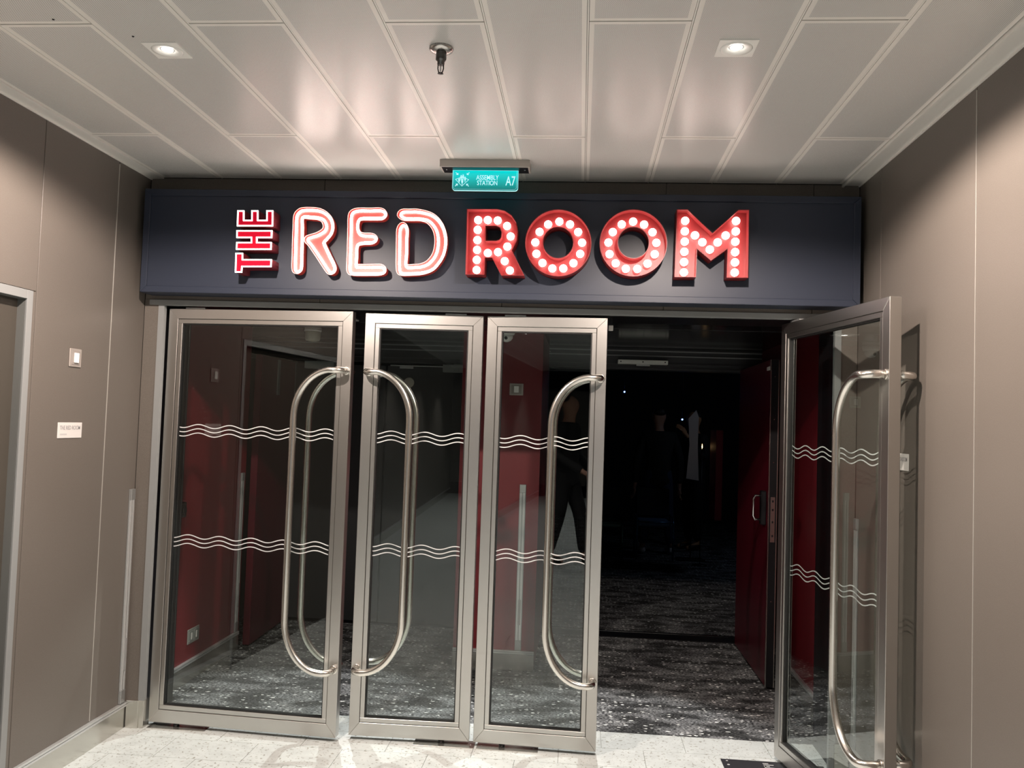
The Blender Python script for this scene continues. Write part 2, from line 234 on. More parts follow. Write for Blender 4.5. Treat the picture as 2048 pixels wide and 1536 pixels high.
def lathe(name, prof, M, parent=None, n=28, axis='Z', c=(0,0,0), **k):
    bm = bmesh.new(); add_lathe(bm, prof, n, c, axis); return obj(name, mesh_of(name, bm, M), parent, **k)
def empty(name, loc=(0, 0, 0), rotz=0.0, label=None, cat=None, group=None, kind=None):
    o = obj(name, None, None, label, cat, group, kind, loc); o.rotation_euler = (0, 0, rotz); o.empty_display_size = 0.05; return o
def smooth_closed(P, k=5):
    out = []; n = len(P)
    for i in range(n):
        p0, p1, p2, p3 = (Vector(P[(i+j) % n]) for j in (-1, 0, 1, 2))
        for s in range(k):
            t = s / k
            out.append(0.5 * ((2*p1) + (p2-p0)*t + (2*p0-5*p1+4*p2-p3)*t*t + (3*p1-p0-3*p2+p3)*t**3))
    return out
def area2(P): return 0.5 * sum(P[i][0]*P[(i+1) % len(P)][1] - P[(i+1) % len(P)][0]*P[i][1] for i in range(len(P)))
def ccw(P): return [Vector(p) for p in (P if area2(P) > 0 else P[::-1])]
def offset(P, d):          # P is ccw; d > 0 grows
    out = []; n = len(P)
    for i in range(n):
        a = (P[i] - P[i-1]); b_ = (P[(i+1) % n] - P[i])
        a = a.normalized() if a.length > 1e-9 else b_.normalized(); b_ = b_.normalized() if b_.length > 1e-9 else a
        na = Vector((a.y, -a.x)); nb_ = Vector((b_.y, -b_.x)); q = na + nb_
        q = q / max(q.dot(q) / 2, 0.35) if q.length > 1e-6 else na
        out.append(P[i] + q * d)
    return out
def plate(loops, y0, y1, mname, M):     # filled x-z outline (with holes) between depths y0 (front) and y1
    cu = bpy.data.curves.new('c', 'CURVE'); cu.dimensions = '2D'; cu.fill_mode = 'BOTH'; cu.extrude = abs(y1 - y0) / 2
    for L in loops:
        sp = cu.splines.new('POLY'); sp.points.add(len(L) - 1)
        for i, p in enumerate(L): sp.points[i].co = (p[0], p[1], 0, 1)
        sp.use_cyclic_u = True
    ob = bpy.data.objects.new('c', cu); COL.objects.link(ob)
    dg = bpy.context.evaluated_depsgraph_get(); me = bpy.data.meshes.new_from_object(ob.evaluated_get(dg))
    bpy.data.objects.remove(ob); me.name = mname
    me.transform(Matrix.Translation((0, (y0 + y1) / 2, 0)) @ Matrix.Rotation(PI/2, 4, 'X'))
    me.materials.clear(); me.materials.append(M)
    return me
def text_mesh(s, size, M, align='LEFT', sx=1.0, ext=0.0004, bold=0.0):   # text in the x-z plane facing -y
    cu = bpy.data.curves.new('t', 'FONT'); cu.body = s; cu.size = size; cu.align_x = align; cu.extrude = ext; cu.offset = bold
    ob = bpy.data.objects.new('t', cu); COL.objects.link(ob)
    dg = bpy.context.evaluated_depsgraph_get(); me = bpy.data.meshes.new_from_object(ob.evaluated_get(dg))
    bpy.data.objects.remove(ob)
    me.transform(Matrix.Rotation(PI/2, 4, 'X') @ Matrix.Diagonal((sx, 1, 1, 1))); me.materials.clear(); me.materials.append(M)
    return me
# ================================================================ SETTING
XL, XR, YD, H = -2.095, 1.2217, 3.92, 2.6
YB = -9.8                                    # far end of the corridor behind the camera
ST = dict(kind='structure')

# floor: grout bed, then tiles
fl = box('floor', XL - 0.6, YB - 4, -0.06, XR + 0.4, 4.25, -0.004, grout_m, **ST)
TX, TY = 0.385, 0.2125
tbm = bmesh.new(); add_box(tbm, 0.001, 0.001, -0.004, TX - 0.001, TY - 0.001, 0.0); tme = None
tme = mesh_of('floor_tile', tbm, tile_m)
rest = bmesh.new()
y = 4.2475; r = 0
while y > YB - 4:
    y0 = y - TY
    x = -1.787 + (0.19 if r % 2 else 0.0) - 4 * TX
    while x < XR + 0.4:
        if x + TX > XL - 0.5:
            xa = max(x, XL - 0.5); xb = min(x + TX, XR + 0.2)
            if y > 3.3 and x > XL - 0.1 and x + TX < XR + 0.2:
                obj('floor_tile', tme, fl, loc=(x, y0, 0))
            elif xb > xa + 0.01: add_box(rest, xa + 0.001, y0 + 0.001, -0.004, xb - 0.001, y - 0.001, 0.0)
        x += TX
    y = y0; r += 1
obj('floor_tile', mesh_of('floor_tile_far', rest, tile_m), fl, kind='stuff')
bm = bmesh.new(); add_box(bm, -2.9, 4.25, -0.05, XR + 0.5, 6.14, -0.001); cf = obj('floor_carpet', mesh_of('floor_carpet', bm, carpet_m), None, kind='structure')
box('floor_carpet_inner', -2.9, 6.34, -0.05, 4.5, 14.0, -0.001, carpet_m, **ST)
box('trim_1', -2.2, 6.14, -0.05, XR + 0.1, 6.34, 0.004, black_m, bv=0.003, **ST)
box('trim_2', -0.1, 6.30, 0.0, 1.1, 6.325, 0.007, chrome, bv=0.002, **ST)

# ceiling of perforated metal pans
ce = box('ceiling', XL - 0.5, YB - 4, H + 0.012, XR + 0.4, YD + 0.1, H + 0.05, joint_dark, **ST)
s0, ds = -1.7436, 0.2886
pan_cache = {}
def pan(w_, l_):
    k = (round(w_, 4), round(l_, 4))
    if k not in pan_cache:
        bm = bmesh.new(); g = 0.0035; mgn = 0.014
        X0, X1, Y0, Y1 = g, w_ - g, g, l_ - g
        o = [bm.verts.new(p) for p in ((X0,Y0,0),(X1,Y0,0),(X1,Y1,0),(X0,Y1,0))]
        i = [bm.verts.new(p) for p in ((X0+mgn,Y0+mgn,0),(X1-mgn,Y0+mgn,0),(X1-mgn,Y1-mgn,0),(X0+mgn,Y1-mgn,0))]
        t = [bm.verts.new((v.co.x, v.co.y, 0.012)) for v in o]
        for a in range(4):
            c = (a + 1) % 4
            bm.faces.new((o[a], i[a], i[c], o[c])); bm.faces.new((o[a], o[c], t[c], t[a]))
        f = bm.faces.new(i[::-1]); f.material_index = 1
        me = mesh_of('ceiling_panel', bm, [ceil_edge, ceil_mat], recalc=False)
        pan_cache[k] = me
    return pan_cache[k]
for k in range(-1, 10):
    xa = s0 + k * ds
    cuts = [YD - 0.006]
    yj = 2.34 if k % 2 == 0 else 3.30
    while yj > YB: cuts.append(yj); yj -= 1.92
    cuts.append(YB)
    for a, c in zip(cuts, cuts[1:]):
        o = obj('ceiling_panel', pan(ds, a - c), ce, loc=(xa, c, H))
# light carrier rails along the joints
for k in range(0, 10):
    xa = s0 + k * ds
    box('ceiling_rail', xa - 0.0022, YB, H + 0.001, xa + 0.0022, YD, H + 0.012, ceil_white, ce)
for nm, xa, xb in (('trim_3', XL, s0 - ds), ('trim_4', s0 + 10 * ds, XR)):
    bm = bmesh.new(); add_box(bm, xa, YB, H - 0.004, xb, YD, H + 0.012)
    if xa == XL: add_box(bm, XL, YB, H - 0.010, XL + 0.006, YD, H - 0.004)
    else: add_box(bm, XR - 0.006, YB, H - 0.010, XR, YD, H - 0.004); add_box(bm, xa, YB, H - 0.012, xa + 0.008, YD, H - 0.004)
    obj(nm, mesh_of(nm, bm, ceil_white), **ST)

# side walls: backing and panels
def wall_panels(side, wall, segs):
    X = XL if side < 0 else XR
    for (ya, yb, za, zb) in segs:
        t = 0.012
        if side < 0: box('wall_panel', X - t, ya + 0.0018, za, X, yb - 0.0018, zb, taupe, wall, bv=0.0012)
        else: box('wall_panel', X, ya + 0.0018, za, X + t, yb - 0.0018, zb, taupe, wall, bv=0.0012)
NX0, NX1, NZ = 0.55, 3.05, 1.885           # niche in the left wall
bm = bmesh.new()
add_box(bm, XL - 0.10, NX1 + 0.03, 0, XL - 0.0125, YD + 0.35, H); add_box(bm, XL - 0.10, YB, 0, XL - 0.0125, NX0 - 0.03, H); add_box(bm, XL - 0.10, NX0 - 0.03, NZ + 0.03, XL - 0.0125, NX1 + 0.03, H)
wl = obj('wall_left', mesh_of('wall_left', bm, joint_dark), **ST)
segs = [(3.636, YD, 0.0, H), (3.108, 3.636, 0.0, H), (NX1 + 0.034, 3.108, 0.0, NZ + 0.034)]
yy = 3.108
while yy > NX0 - 0.03: segs.append((max(yy - 0.98, NX0 - 0.03), yy, NZ + 0.036, H)); yy -= 0.98
yy = NX0 - 0.03
while yy > YB: segs.append((max(yy - 0.98, YB), yy, 0, H)); yy -= 0.98
wall_panels(-1, wl, segs)
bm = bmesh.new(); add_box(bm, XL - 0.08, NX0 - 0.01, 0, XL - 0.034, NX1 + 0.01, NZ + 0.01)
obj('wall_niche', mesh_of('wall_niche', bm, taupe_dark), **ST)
bm = bmesh.new(); add_box(bm, XL - 0.004, NX1, 0, XL + 0.004, NX1 + 0.034, NZ + 0.034); add_box(bm, XL - 0.004, NX0 - 0.034, 0, XL + 0.004, NX0, NZ + 0.034); add_box(bm, XL - 0.004, NX0, NZ, XL + 0.004, NX1, NZ + 0.034); bevel(bm, 0.001)
obj('trim_5', mesh_of('trim_5', bm, trim_paint), **ST)
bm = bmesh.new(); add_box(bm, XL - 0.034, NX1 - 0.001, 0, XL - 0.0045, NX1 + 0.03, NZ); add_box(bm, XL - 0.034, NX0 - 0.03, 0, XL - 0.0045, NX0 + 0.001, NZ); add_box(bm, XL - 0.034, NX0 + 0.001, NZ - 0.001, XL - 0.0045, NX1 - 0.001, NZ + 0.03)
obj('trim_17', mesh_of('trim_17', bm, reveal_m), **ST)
# thin joint strips
for yj in (3.636,): box('joint_strip', XL - 0.001, yj - 0.0018, 0.12, XL + 0.0015, yj + 0.0018, H - 0.02, joint_light, wl)
bm = bmesh.new(); add_box(bm, XR + 0.0125, YB, 0, XR + 0.1, YD + 0.35, H)
wr = obj('wall_right', mesh_of('wall_right', bm, joint_dark), **ST)
segs = [(3.636, YD, 0.0, H), (2.775, 3.636, 0, H)]; yy = 2.775
while yy > YB: segs.append((max(yy - 0.98, YB), yy, 0, H)); yy -= 0.98
wall_panels(1, wr, segs)
box('joint_strip', XR - 0.0015, 2.7735, 0.12, XR + 0.001, 2.7765, H - 0.02, joint_light, wr)

# wall above the doors and its pilasters
bm = bmesh.new(); add_box(bm, XL - 0.0, YD + 0.012, 2.012, XR, YD + 0.33, H)
wb = obj('wall_back', mesh_of('wall_back', bm, joint_dark), **ST)
xs = [XL, -1.24, -0.38, 0.36, 1.02, XR]
for a, c in zip(xs, xs[1:]): box('wall_panel', a + 0.001, YD, 2.012, c - 0.001, YD + 0.012, H, taupe, wb, bv=0.001)
for nm, xa, xb in (('wall_pilaster_left', XL, -2.024), ('wall_pilaster_right', 1.150, XR)):
    box(nm, xa, YD, 0, xb, YD + 0.33, 2.012, taupe, bv=0.0012, **ST)
for nm, xa, xb in (('trim_6', -2.024, -1.996), ('trim_7', 1.122, 1.150)):
    bm = bmesh.new(); add_box(bm, xa, YD - 0.004, 0, xb, YD + 0.022, 1.986)
    obj(nm, mesh_of(nm, bm, trim_paint), **ST)
    box('trim_15' if xa < 0 else 'trim_16', xa if xa < 0 else xb - 0.008, YD + 0.022, 0, xa + 0.008 if xa < 0 else xb, YD + 0.33, 1.986, black_m, **ST)
box('trim_8', -2.070, YD - 0.006, 1.986, 1.196, YD + 0.03, 2.012, trim_paint, bv=0.0015, **ST)
box('trim_9', -2.02, YD + 0.03, 1.990, 1.15, YD + 0.33, 2.012, black_m, **ST)
# skirtings
def skirt(name, x0, y0, x1, y1, side, z=0.118):
    e = empty(name, (0, 0, 0), kind='structure')
    if side in ('L', 'R'):
        s = 1 if side == 'L' else -1
        bm = bmesh.new(); add_box(bm, min(x0, x0+s*0.014), y0, 0, max(x0, x0+s*0.014), y1, z - 0.022); bevel(bm, 0.001); obj('kick_plate', mesh_of('kick_plate', bm, skirt_m), e)
        for q in (0, 1):
            bm = bmesh.new(); zz = z - 0.021 + q * 0.011; add_box(bm, min(x0, x0+s*0.018), y0, zz, max(x0, x0+s*0.018), y1, zz + 0.009); bevel(bm, 0.001); obj('top_rail', mesh_of('top_rail', bm, skirt_top), e)
    else:
        bm = bmesh.new(); add_box(bm, x0, y0 - 0.014, 0, x1, y0, z - 0.022); bevel(bm, 0.001); obj('kick_plate', mesh_of('kick_plate', bm, skirt_m), e)
        for q in (0, 1):
            bm = bmesh.new(); zz = z - 0.021 + q * 0.011; add_box(bm, x0, y0 - 0.018, zz, x1, y0, zz + 0.009); bevel(bm, 0.001); obj('top_rail', mesh_of('top_rail', bm, skirt_top), e)
    return e
skirt('baseboard_left', XL, NX1 + 0.036, 0, YD, 'L')
skirt('baseboard_left_rear', XL, YB, 0, NX0 - 0.036, 'L')
skirt('baseboard_right', XR, YB, 0, YD, 'R')
for nm, xa, xb in (('baseboard_pilaster_left', XL + 0.018, -2.018), ('baseboard_pilaster_right', 1.144, XR - 0.018)):
    bm = bmesh.new(); add_box(bm, xa, YD - 0.012, 0, xb, YD, 0.126)
    if xa < 0: add_box(bm, -2.024, YD - 0.006, 0, -1.994, YD + 0.05, 0.126)
    bevel(bm, 0.0008); obj(nm, mesh_of(nm, bm, skirt_m), **ST)

# ================================================================ CORRIDOR BEHIND THE CAMERA (seen mirrored in the glass)
bm = bmesh.new(); add_box(bm, XL, YB - 0.08, 0, -0.55, YB, H); add_box(bm, XL, YB - 0.08, 2.2, XR, YB, H)
obj('wall_end', mesh_of('wall_end', bm, taupe), **ST)
box('wall_end_pilaster', -1.80, YB, 0, -1.55, YB + 0.12, 2.2, taupe, bv=0.002, **ST)
skirt('baseboard_end', XL, YB + 0.0, -0.55, 0, 'B', 0.26).scale = (1, 1, 1)
bm = bmesh.new(); add_box(bm, XL, YB - 3.6, 0, XR, YB - 3.5, H); obj('wall_far', mesh_of('wall_far', bm, taupe), **ST)
bm = bmesh.new(); add_box(bm, -0.65, YB - 3.5, 0, -0.55, YB - 0.08, H); add_box(bm, XR, YB - 3.6, 0, XR + 0.1, YB, H); obj('wall_lobby', mesh_of('wall_lobby', bm, taupe), **ST)
cur = empty('lit_curtain', (0.2, YB - 3.3, 0), label='pale blue lit curtain at the far end of the corridor behind the camera', cat='curtain')
bm = bmesh.new(); n = 60; A = []
for i in range(n + 1):
    x = -0.6 + 1.2 * i / n; yv = 0.03 * math.sin(i * 1.1)
    A.append((bm.verts.new((x, yv, 0.45)), bm.verts.new((x, yv, 1.75))))
for a, c in zip(A, A[1:]): bm.faces.new((a[0], c[0], c[1], a[1])).smooth = True
cme = mesh_of('fabric', bm, mat('blue_backlit_curtain', (0.4, 0.5, 0.7), 0.8, emit=(0.45, 0.6, 1.0), es=0.5)); oc = obj('fabric', cme, cur)
md = oc.modifiers.new('s', 'SOLIDIFY'); md.thickness = 0.004
tube('curtain_rod', [(-0.65, 0, 1.77), (0.65, 0, 1.77)], 0.012, tube_m, cur)

# ================================================================ VESTIBULE BEHIND THE DOORS
VX0, VX1, VH = -2.12, 1.262, 2.04
bm = bmesh.new(); add_box(bm, VX0 - 0.08, YD + 0.33, 0, VX0, 5.33, VH); obj('wall_vestibule_left', mesh_of('wall_vestibule_left', bm, red_wall), **ST)
box('wall_vestibule_left_rear', -2.68, 5.33, 0, -2.62, 6.2, VH, dark_room, **ST)
box('wall_vestibule_return', -2.68, 5.30, 0, VX0 - 0.08, 5.36, VH, dark_room, **ST)
box('wall_vestibule_right', VX1, YD + 0.33, 0, VX1 + 0.08, 6.2, VH, red_wall, **ST)
box('ceiling_vestibule', -2.7, YD + 0.33, VH, VX1 + 0.1, 6.16, VH + 0.05, black_ceil, **ST)
box('trim_10', -2.0, 4.90, VH - 0.002, 1.2, 4.905, VH, dark_frame, **ST)
skirt('baseboard_vestibule_left', VX0, YD + 0.33, 0, 5.30, 'L')
skirt('baseboard_vestibule_right', VX1, YD + 0.33, 0, 6.1, 'R')
bm = bmesh.new(); add_box(bm, -0.73, 5.20, 0, -0.24, 6.15, VH); obj('wall_pier', mesh_of('wall_pier', bm, red_wall), **ST)
skirt('baseboard_pier', -0.73, 5.20, -0.24, 0, 'B')
# inner wall with its door openings
bm = bmesh.new()
add_box(bm, -2.7, 6.15, 1.89, VX1 + 0.1, 6.27, VH + 0.5); add_box(bm, -2.7, 6.15, 0, -2.13, 6.27, 1.89); add_box(bm, -0.72, 6.151, 0, -0.24, 6.27, 1.89); add_box(bm, 1.14, 6.15, 0, VX1 + 0.1, 6.27, 1.89)
obj('wall_inner', mesh_of('wall_inner', bm, dark_frame), **ST)
for i, z in enumerate((1.898, 1.93, 1.985, 2.02)): box('trim_%d' % (11 + i), -2.6, 6.135, z, VX1, 6.15, z + 0.008, trim_paint if i > 1 else dark_frame, **ST)
# dark room
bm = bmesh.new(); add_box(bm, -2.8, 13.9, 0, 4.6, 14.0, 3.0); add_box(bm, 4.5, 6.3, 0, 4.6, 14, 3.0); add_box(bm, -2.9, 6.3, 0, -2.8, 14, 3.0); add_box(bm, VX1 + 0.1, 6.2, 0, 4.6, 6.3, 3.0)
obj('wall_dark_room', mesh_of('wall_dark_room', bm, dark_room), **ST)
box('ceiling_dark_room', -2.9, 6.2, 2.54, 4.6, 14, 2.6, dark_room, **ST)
box('wall_red_fin', 1.40, 9.0, 0.55, 1.47, 9.4, 1.48, mat('red_wall_fin', (0.25, 0.0, 0.02), 0.5), label=None, **ST)

# ================================================================ LIGHTS
def spot(name, loc, watts, size, blend, col, parent=None, rad=0.03):
    l = bpy.data.lights.new(name, 'SPOT'); l.energy = watts; l.spot_size = math.radians(size); l.spot_blend = blend; l.color = col; l.shadow_soft_size = rad
    o = bpy.data.objects.new(name, l); COL.objects.link(o); o.location = loc
    if parent: o.parent = parent
    return o
def plate_bm():
    bm = bmesh.new(); s = 0.056
    N = 32; R1 = 0.047
    inn = [bm.verts.new((R1*math.cos(2*PI*i/N), R1*math.sin(2*PI*i/N), -0.004)) for i in range(N)]
    out = []
    for i in range(N):
        a = 2*PI*i/N; k = s / max(abs(math.cos(a)), abs(math.sin(a))); out.append(bm.verts.new((k*math.cos(a), k*math.sin(a), -0.004)))
    top = [bm.verts.new((v.co.x, v.co.y, 0.0)) for v in out]
    for i in range(N):
        j = (i+1) % N; bm.faces.new((inn[i], inn[j], out[j], out[i])); bm.faces.new((out[i], out[j], top[j], top[i]))
    return bm
pl_me = mesh_of('mounting_plate', plate_bm(), white_pl)
bm = bmesh.new(); add_lathe(bm, [(0.047, 0.0), (0.0455, -0.006), (0.038, -0.0052), (0.022, 0.000), (0.018, 0.012)], 32); bmesh.ops.delete(bm, geom=[f for f in bm.faces if len(f.verts) > 4], context='FACES'); ring_me = mesh_of('gimbal_ring', bm, white_pl)
bm = bmesh.new(); add_lathe(bm, [(0.0185, 0.003), (0.0175, -0.001), (0.011, -0.003)], 24); lamp_me = mesh_of('lamp', bm, lamp_m)
def downlight(x, y, label, z=H, inner=False, group=None, tilt=(0, 0)):
    e = empty('downlight', (x, y, z), label=label, cat='light', group=group)
    obj('mounting_plate', pl_me, e); obj('gimbal_ring', ring_me, e); obj('lamp', lamp_me, e)
    if inner: spot('light_beam', (0, 0, -0.012), LAMP_INNER, 62, 0.35, (1, 0.98, 0.94), e, 0.008).rotation_euler = (math.radians(-22), 0, 0)
    elif group: spot('light_beam', (0, 0, -0.012), LAMP_CORRIDOR, 104, 0.5, (1.0, 0.965, 0.92), e, 0.022)
    else:
        spot('light_beam', (0, 0, -0.012), LAMP_NARROW, 78, 0.4, (1.0, 0.97, 0.93), e, 0.022)
        spot('light_spill', (0, 0, -0.012), LAMP_WIDE, 162, 0.25, (1.0, 0.84, 0.74), e, 0.022)
    return e
downlight(-1.314, 2.512, 'lit square downlight in the ceiling left of the sprinkler')
downlight(0.423, 2.507, 'lit square downlight in the ceiling right of the sprinkler')
for i, yv in enumerate((0.06, -2.6, -5.0, -7.4)):
    for x in (-1.314, 0.423):
        downlight(x, yv, '%s downlight behind the camera on the %s side of the corridor ceiling' % (('nearest', 'second nearest', 'third nearest', 'farthest')[i], 'left' if x < 0 else 'right'), group='corridor downlights behind the camera')
downlight(-1.35, 4.78, 'tilted downlight in the vestibule ceiling behind the leftmost glass door', z=VH, inner=True, group='vestibule downlights')
downlight(0.08, 4.70, 'tilted downlight in the vestibule ceiling above the gap right of the third glass door', z=VH, inner=True, group='vestibule downlights')

# ================================================================ GLASS DOOR LEAVES
LT, LZ0, LZ1 = 0.045, 0.02, 1.973
def mitred(name, outer, inner, y0, y1, M, parent, bv=0.0012):
    # outer: two x-z points, inner: two x-z points -> prism
    bm = bmesh.new(); P = [outer[0], outer[1], inner[1], inner[0]]
    a = [bm.verts.new((p[0], y0, p[1])) for p in P]; c = [bm.verts.new((p[0], y1, p[1])) for p in P]
    bm.faces.new(a); bm.faces.new(c[::-1])
    for i in range(4): bm.faces.new((a[i], a[(i+1) % 4], c[(i+1) % 4], c[i]))
    bmesh.ops.recalc_face_normals(bm, faces=list(bm.faces)); bevel(bm, bv)
    return obj(name, mesh_of(name, bm, M), parent)
def handle_pts(sy, s):     # local: stile centre at x=0, loop towards -x*s ; standoff along sy
    zt, zb = 1.695, 0.325; so = 0.072; R = 0.215; pts = []
    r0 = 0.035
    def arc(cx, cy, z, a0, a1, n, rr, f): return [f(cx, cy, z, a0 + (a1-a0)*i/n, rr) for i in range(n + 1)]
    pts.append((0, 0, zt))
    for i in range(6):
        a = PI/2 * i / 5; pts.append((-s * r0 * (1 - math.cos(a)), sy * (so - r0 + r0 * math.sin(a)), zt - 0.0005*i))
    ox = -s * r0
    for i in range(1, 15):
        a = PI/2 * i / 14; pts.append((ox - s * (R - r0) * math.sin(a), sy * so, zt - 0.22 * (1 - math.cos(a))))
    for z in (1.3, 1.1, 0.9, 0.7): pts.append((-s * R, sy * so, z))
    for i in range(13, -1, -1):
        a = PI/2 * i / 14; pts.append((ox - s * (R - r0) * math.sin(a), sy * so, zb + 0.24 * (1 - math.cos(a))))
    for i in range(4, -1, -1):
        a = PI/2 * i / 5; pts.append((-s * r0 * (1 - math.cos(a)), sy * (so - r0 + r0 * math.sin(a)), zb))
    pts.append((0, 0, zb))
    return pts
def leaf(wd, hinge, label, crests, group=None):
    """leaf in local x from 0 to wd, front face at y=0, back at LT; hinge 'L' or 'R'"""
    e = empty('glass_door', label=label, cat='door')
    F, B = 0.047, 0.069           # outer profile width, then glazing bead
    a, c = 0.0, wd; lo, hi = LZ0, LZ1
    mitred('stile', ((a, lo), (a, hi)), ((a+F, lo+F+0.012), (a+F, hi-F)), 0, LT, steel, e)
    mitred('stile', ((c, lo), (c, hi)), ((c-F, lo+F+0.012), (c-F, hi-F)), 0, LT, steel, e)
    mitred('rail', ((a, hi), (c, hi)), ((a+F, hi-F), (c-F, hi-F)), 0, LT, steel_h, e)
    mitred('rail', ((a, lo), (c, lo)), ((a+F, lo+F+0.012), (c-F, lo+F+0.012)), 0, LT, steel_h, e)
    zl, zh = lo + F + 0.012, hi - F
    for nm, q in (('bead', (a+F+0.002, 0.002, zl+0.022, a+B, LT-0.002, zh-0.022)), ('bead', (c-B, 0.002, zl+0.022, c-F-0.002, LT-0.002, zh-0.022)),
                  ('bead', (a+F+0.002, 0.002, zh-0.022, c-F-0.002, LT-0.002, zh-0.002)), ('bead', (a+F+0.002, 0.002, zl+0.002, c-F-0.002, LT-0.002, zl+0.022))):
        box('glazing_bead', *q, steel if q[5]-q[2] > 0.5 else steel_h, e, bv=0.0012)
    gx0, gx1, gz0, gz1 = a + B, c - B, zl + 0.022, zh - 0.022
    bm = bmesh.new(); g = 0.005
    for q in ((a+F, 0.006, zl, a+F+0.002, LT-0.006, zh), (c-F-0.002, 0.006, zl, c-F, LT-0.006, zh), (a+F+0.002, 0.006, zh-0.002, c-F-0.002, LT-0.006, zh), (a+F+0.002, 0.006, zl, c-F-0.002, LT-0.006, zl+0.002)): add_box(bm, *q)
    for q in ((gx0, 0.008, gz0, gx0+g, LT-0.008, gz1), (gx1-g, 0.008, gz0, gx1, LT-0.008, gz1), (gx0+g, 0.008, gz1-g, gx1-g, LT-0.008, gz1), (gx0+g, 0.008, gz0, gx1-g, LT-0.008, gz0+g)): add_box(bm, *q)
    obj('gasket', mesh_of('gasket', bm, gasket_m), e)
    pane = box('glass_pane', gx0+g, LT/2-0.005, gz0+g, gx1-g, LT/2+0.005, gz1-g, glass, e)
    # two bands of three wavy lines
    for zc, cst in zip((1.393, 0.869), crests):
        for j in (-1, 0, 1):
            bm = bmesh.new(); P = []; n = int((gx1-gx0) / 0.006)
            for i in range(n + 1):
                x = gx0 + g + (gx1-gx0-2*g)*i/n
                P.append((x, zc + j * 0.0203 + 0.0085 * math.cos(2*PI*(x - cst)/0.158)))
            hw = 0.0022; y0 = LT/2-0.0062; y1 = LT/2-0.0051
            R_ = [[bm.verts.new((x, yy_, z+dz)) for (yy_, dz) in ((y0, -hw), (y0, hw), (y1, hw), (y1, -hw))] for x, z in P]
            for u_, v_ in zip(R_, R_[1:]):
                for k in range(4): bm.faces.new((u_[k], u_[(k+1) % 4], v_[(k+1) % 4], v_[k]))
            bm.faces.new(R_[0]); bm.faces.new(R_[-1][::-1])
            obj('wave_line', mesh_of('wave_line', bm, wave_m), pane)
    s = 1 if hinge == 'L' else -1
    xh = (c - 0.024) if hinge == 'L' else (a + 0.024)
    for sy, y in ((-1, 0.0), (1, LT)):
        pts = [(xh + p[0], y + p[1], p[2]) for p in handle_pts(sy, s)]
        h = tube('pull_handle', pts, 0.0155, tube_m, e, n=16)
        for z in (1.695, 0.325): lathe('rosette', [(0.020, 0.0), (0.0195, sy*0.004), (0.0165, sy*0.005)], tube_m, h, 20, 'Y', (xh, y, z))
    # pivots top and bottom
    xp = 0.13 if hinge == 'L' else wd - 0.13
    box('top_pivot', xp - 0.05, 0.004, LZ1, xp + 0.05, LT - 0.004, LZ1 + 0.008, trim_m, e, bv=0.001)
    lathe('bottom_pivot', [(0.014, 0.003), (0.014, 0.019)], black_m, e, 16, 'Z', (xp, LT/2, 0))
    return e
D1 = leaf(0.917, 'L', 'wide glass door leaf at the left end, red wall behind it', (0.170, 0.145))
D1.location = (-1.986, 3.950, 0); D1.rotation_euler.z = math.radians(-3.6)
D2_ = leaf(0.557, 'R', 'narrow closed glass door leaf, second from the left', (0.299, 0.305))
D2_.location = (-1.023, 3.940, 0); D2_.rotation_euler.z = math.radians(1.2)
D3 = leaf(0.557, 'L', 'narrow glass door leaf third from the left, beside the open doorway', (0.172, 0.125))
D3.location = (-0.447, 3.952, 0); D3.rotation_euler.z = math.radians(-2.6)
D4 = leaf(0.917, 'R', 'wide glass door leaf swung wide open against the right wall', (0.71, 0.764))
# visible face runs from the free corner (1.083,3.123) towards the hinge end (0.913,4.02)
# local x: free edge at 0, hinge at wd. front (y=0) side faces the wall once open
ang = math.atan2(0.897, -0.170)
# the leaf's back face (y=LT) is the one we see: place so
dx, dy = math.cos(ang), math.sin(ang); nx, ny = -dy, dx       # local +y
D4.location = (1.083 - nx * LT, 3.123 - ny * LT, 0); D4.rotation_euler.z = ang

for (x, yv, lab) in ((-1.86, 3.966, 'under the leftmost glass door'), (-0.60, 3.966, 'under the second glass door'), (-0.31, 3.966, 'under the third glass door'), (0.957, 3.93, 'under the open glass door')):
    e = empty('floor_pivot', (x, yv, 0), label='flat steel floor pivot plate ' + lab, cat='floor pivot')
    box('cover_plate', -0.12, -0.045, 0.0, 0.16, 0.045, 0.0025, skirt_m, e, bv=0.0006)
    for q in (-0.1, 0.14): lathe('screw', [(0.005, 0.0025), (0.004, 0.0035)], chrome, e, 10, 'Z', (q, 0, 0))

# ================================================================ SIGN BOX AND LETTERS
YF = 3.80
sb = empty('sign_box', (-0.43, YD, 2.03), label='long dark fascia sign box above the glass doors', cat='sign box')
def lb(name, x0, y0, z0, x1, y1, z1, M, bv=0.0): return box(name, x0+0.43, y0-YD, z0-2.03, x1+0.43, y1-YD, z1-2.03, M, sb, bv)
lb('face_panel', -2.03, YF + 0.008, 2.06, 1.165, YD, 2.485, box_m)
mitr = ((-2.06, 2.03), (1.193, 2.03), (1.193, 2.515), (-2.06, 2.515)); inn = ((-2.030, 2.060), (1.163, 2.060), (1.163, 2.485), (-2.030, 2.485))
for i in range(4):
    o_, p_, q_, r_ = mitr[i], mitr[(i+1) % 4], inn[(i+1) % 4], inn[i]
    mitred('frame_rail', ((o_[0]+0.43, o_[1]-2.03), (p_[0]+0.43, p_[1]-2.03)), ((r_[0]+0.43, r_[1]-2.03), (q_[0]+0.43, q_[1]-2.03)), YF - YD, 0.0, box_m, sb, 0.002)

def loopV(k): return [Vector(p) for p in D2[k]]
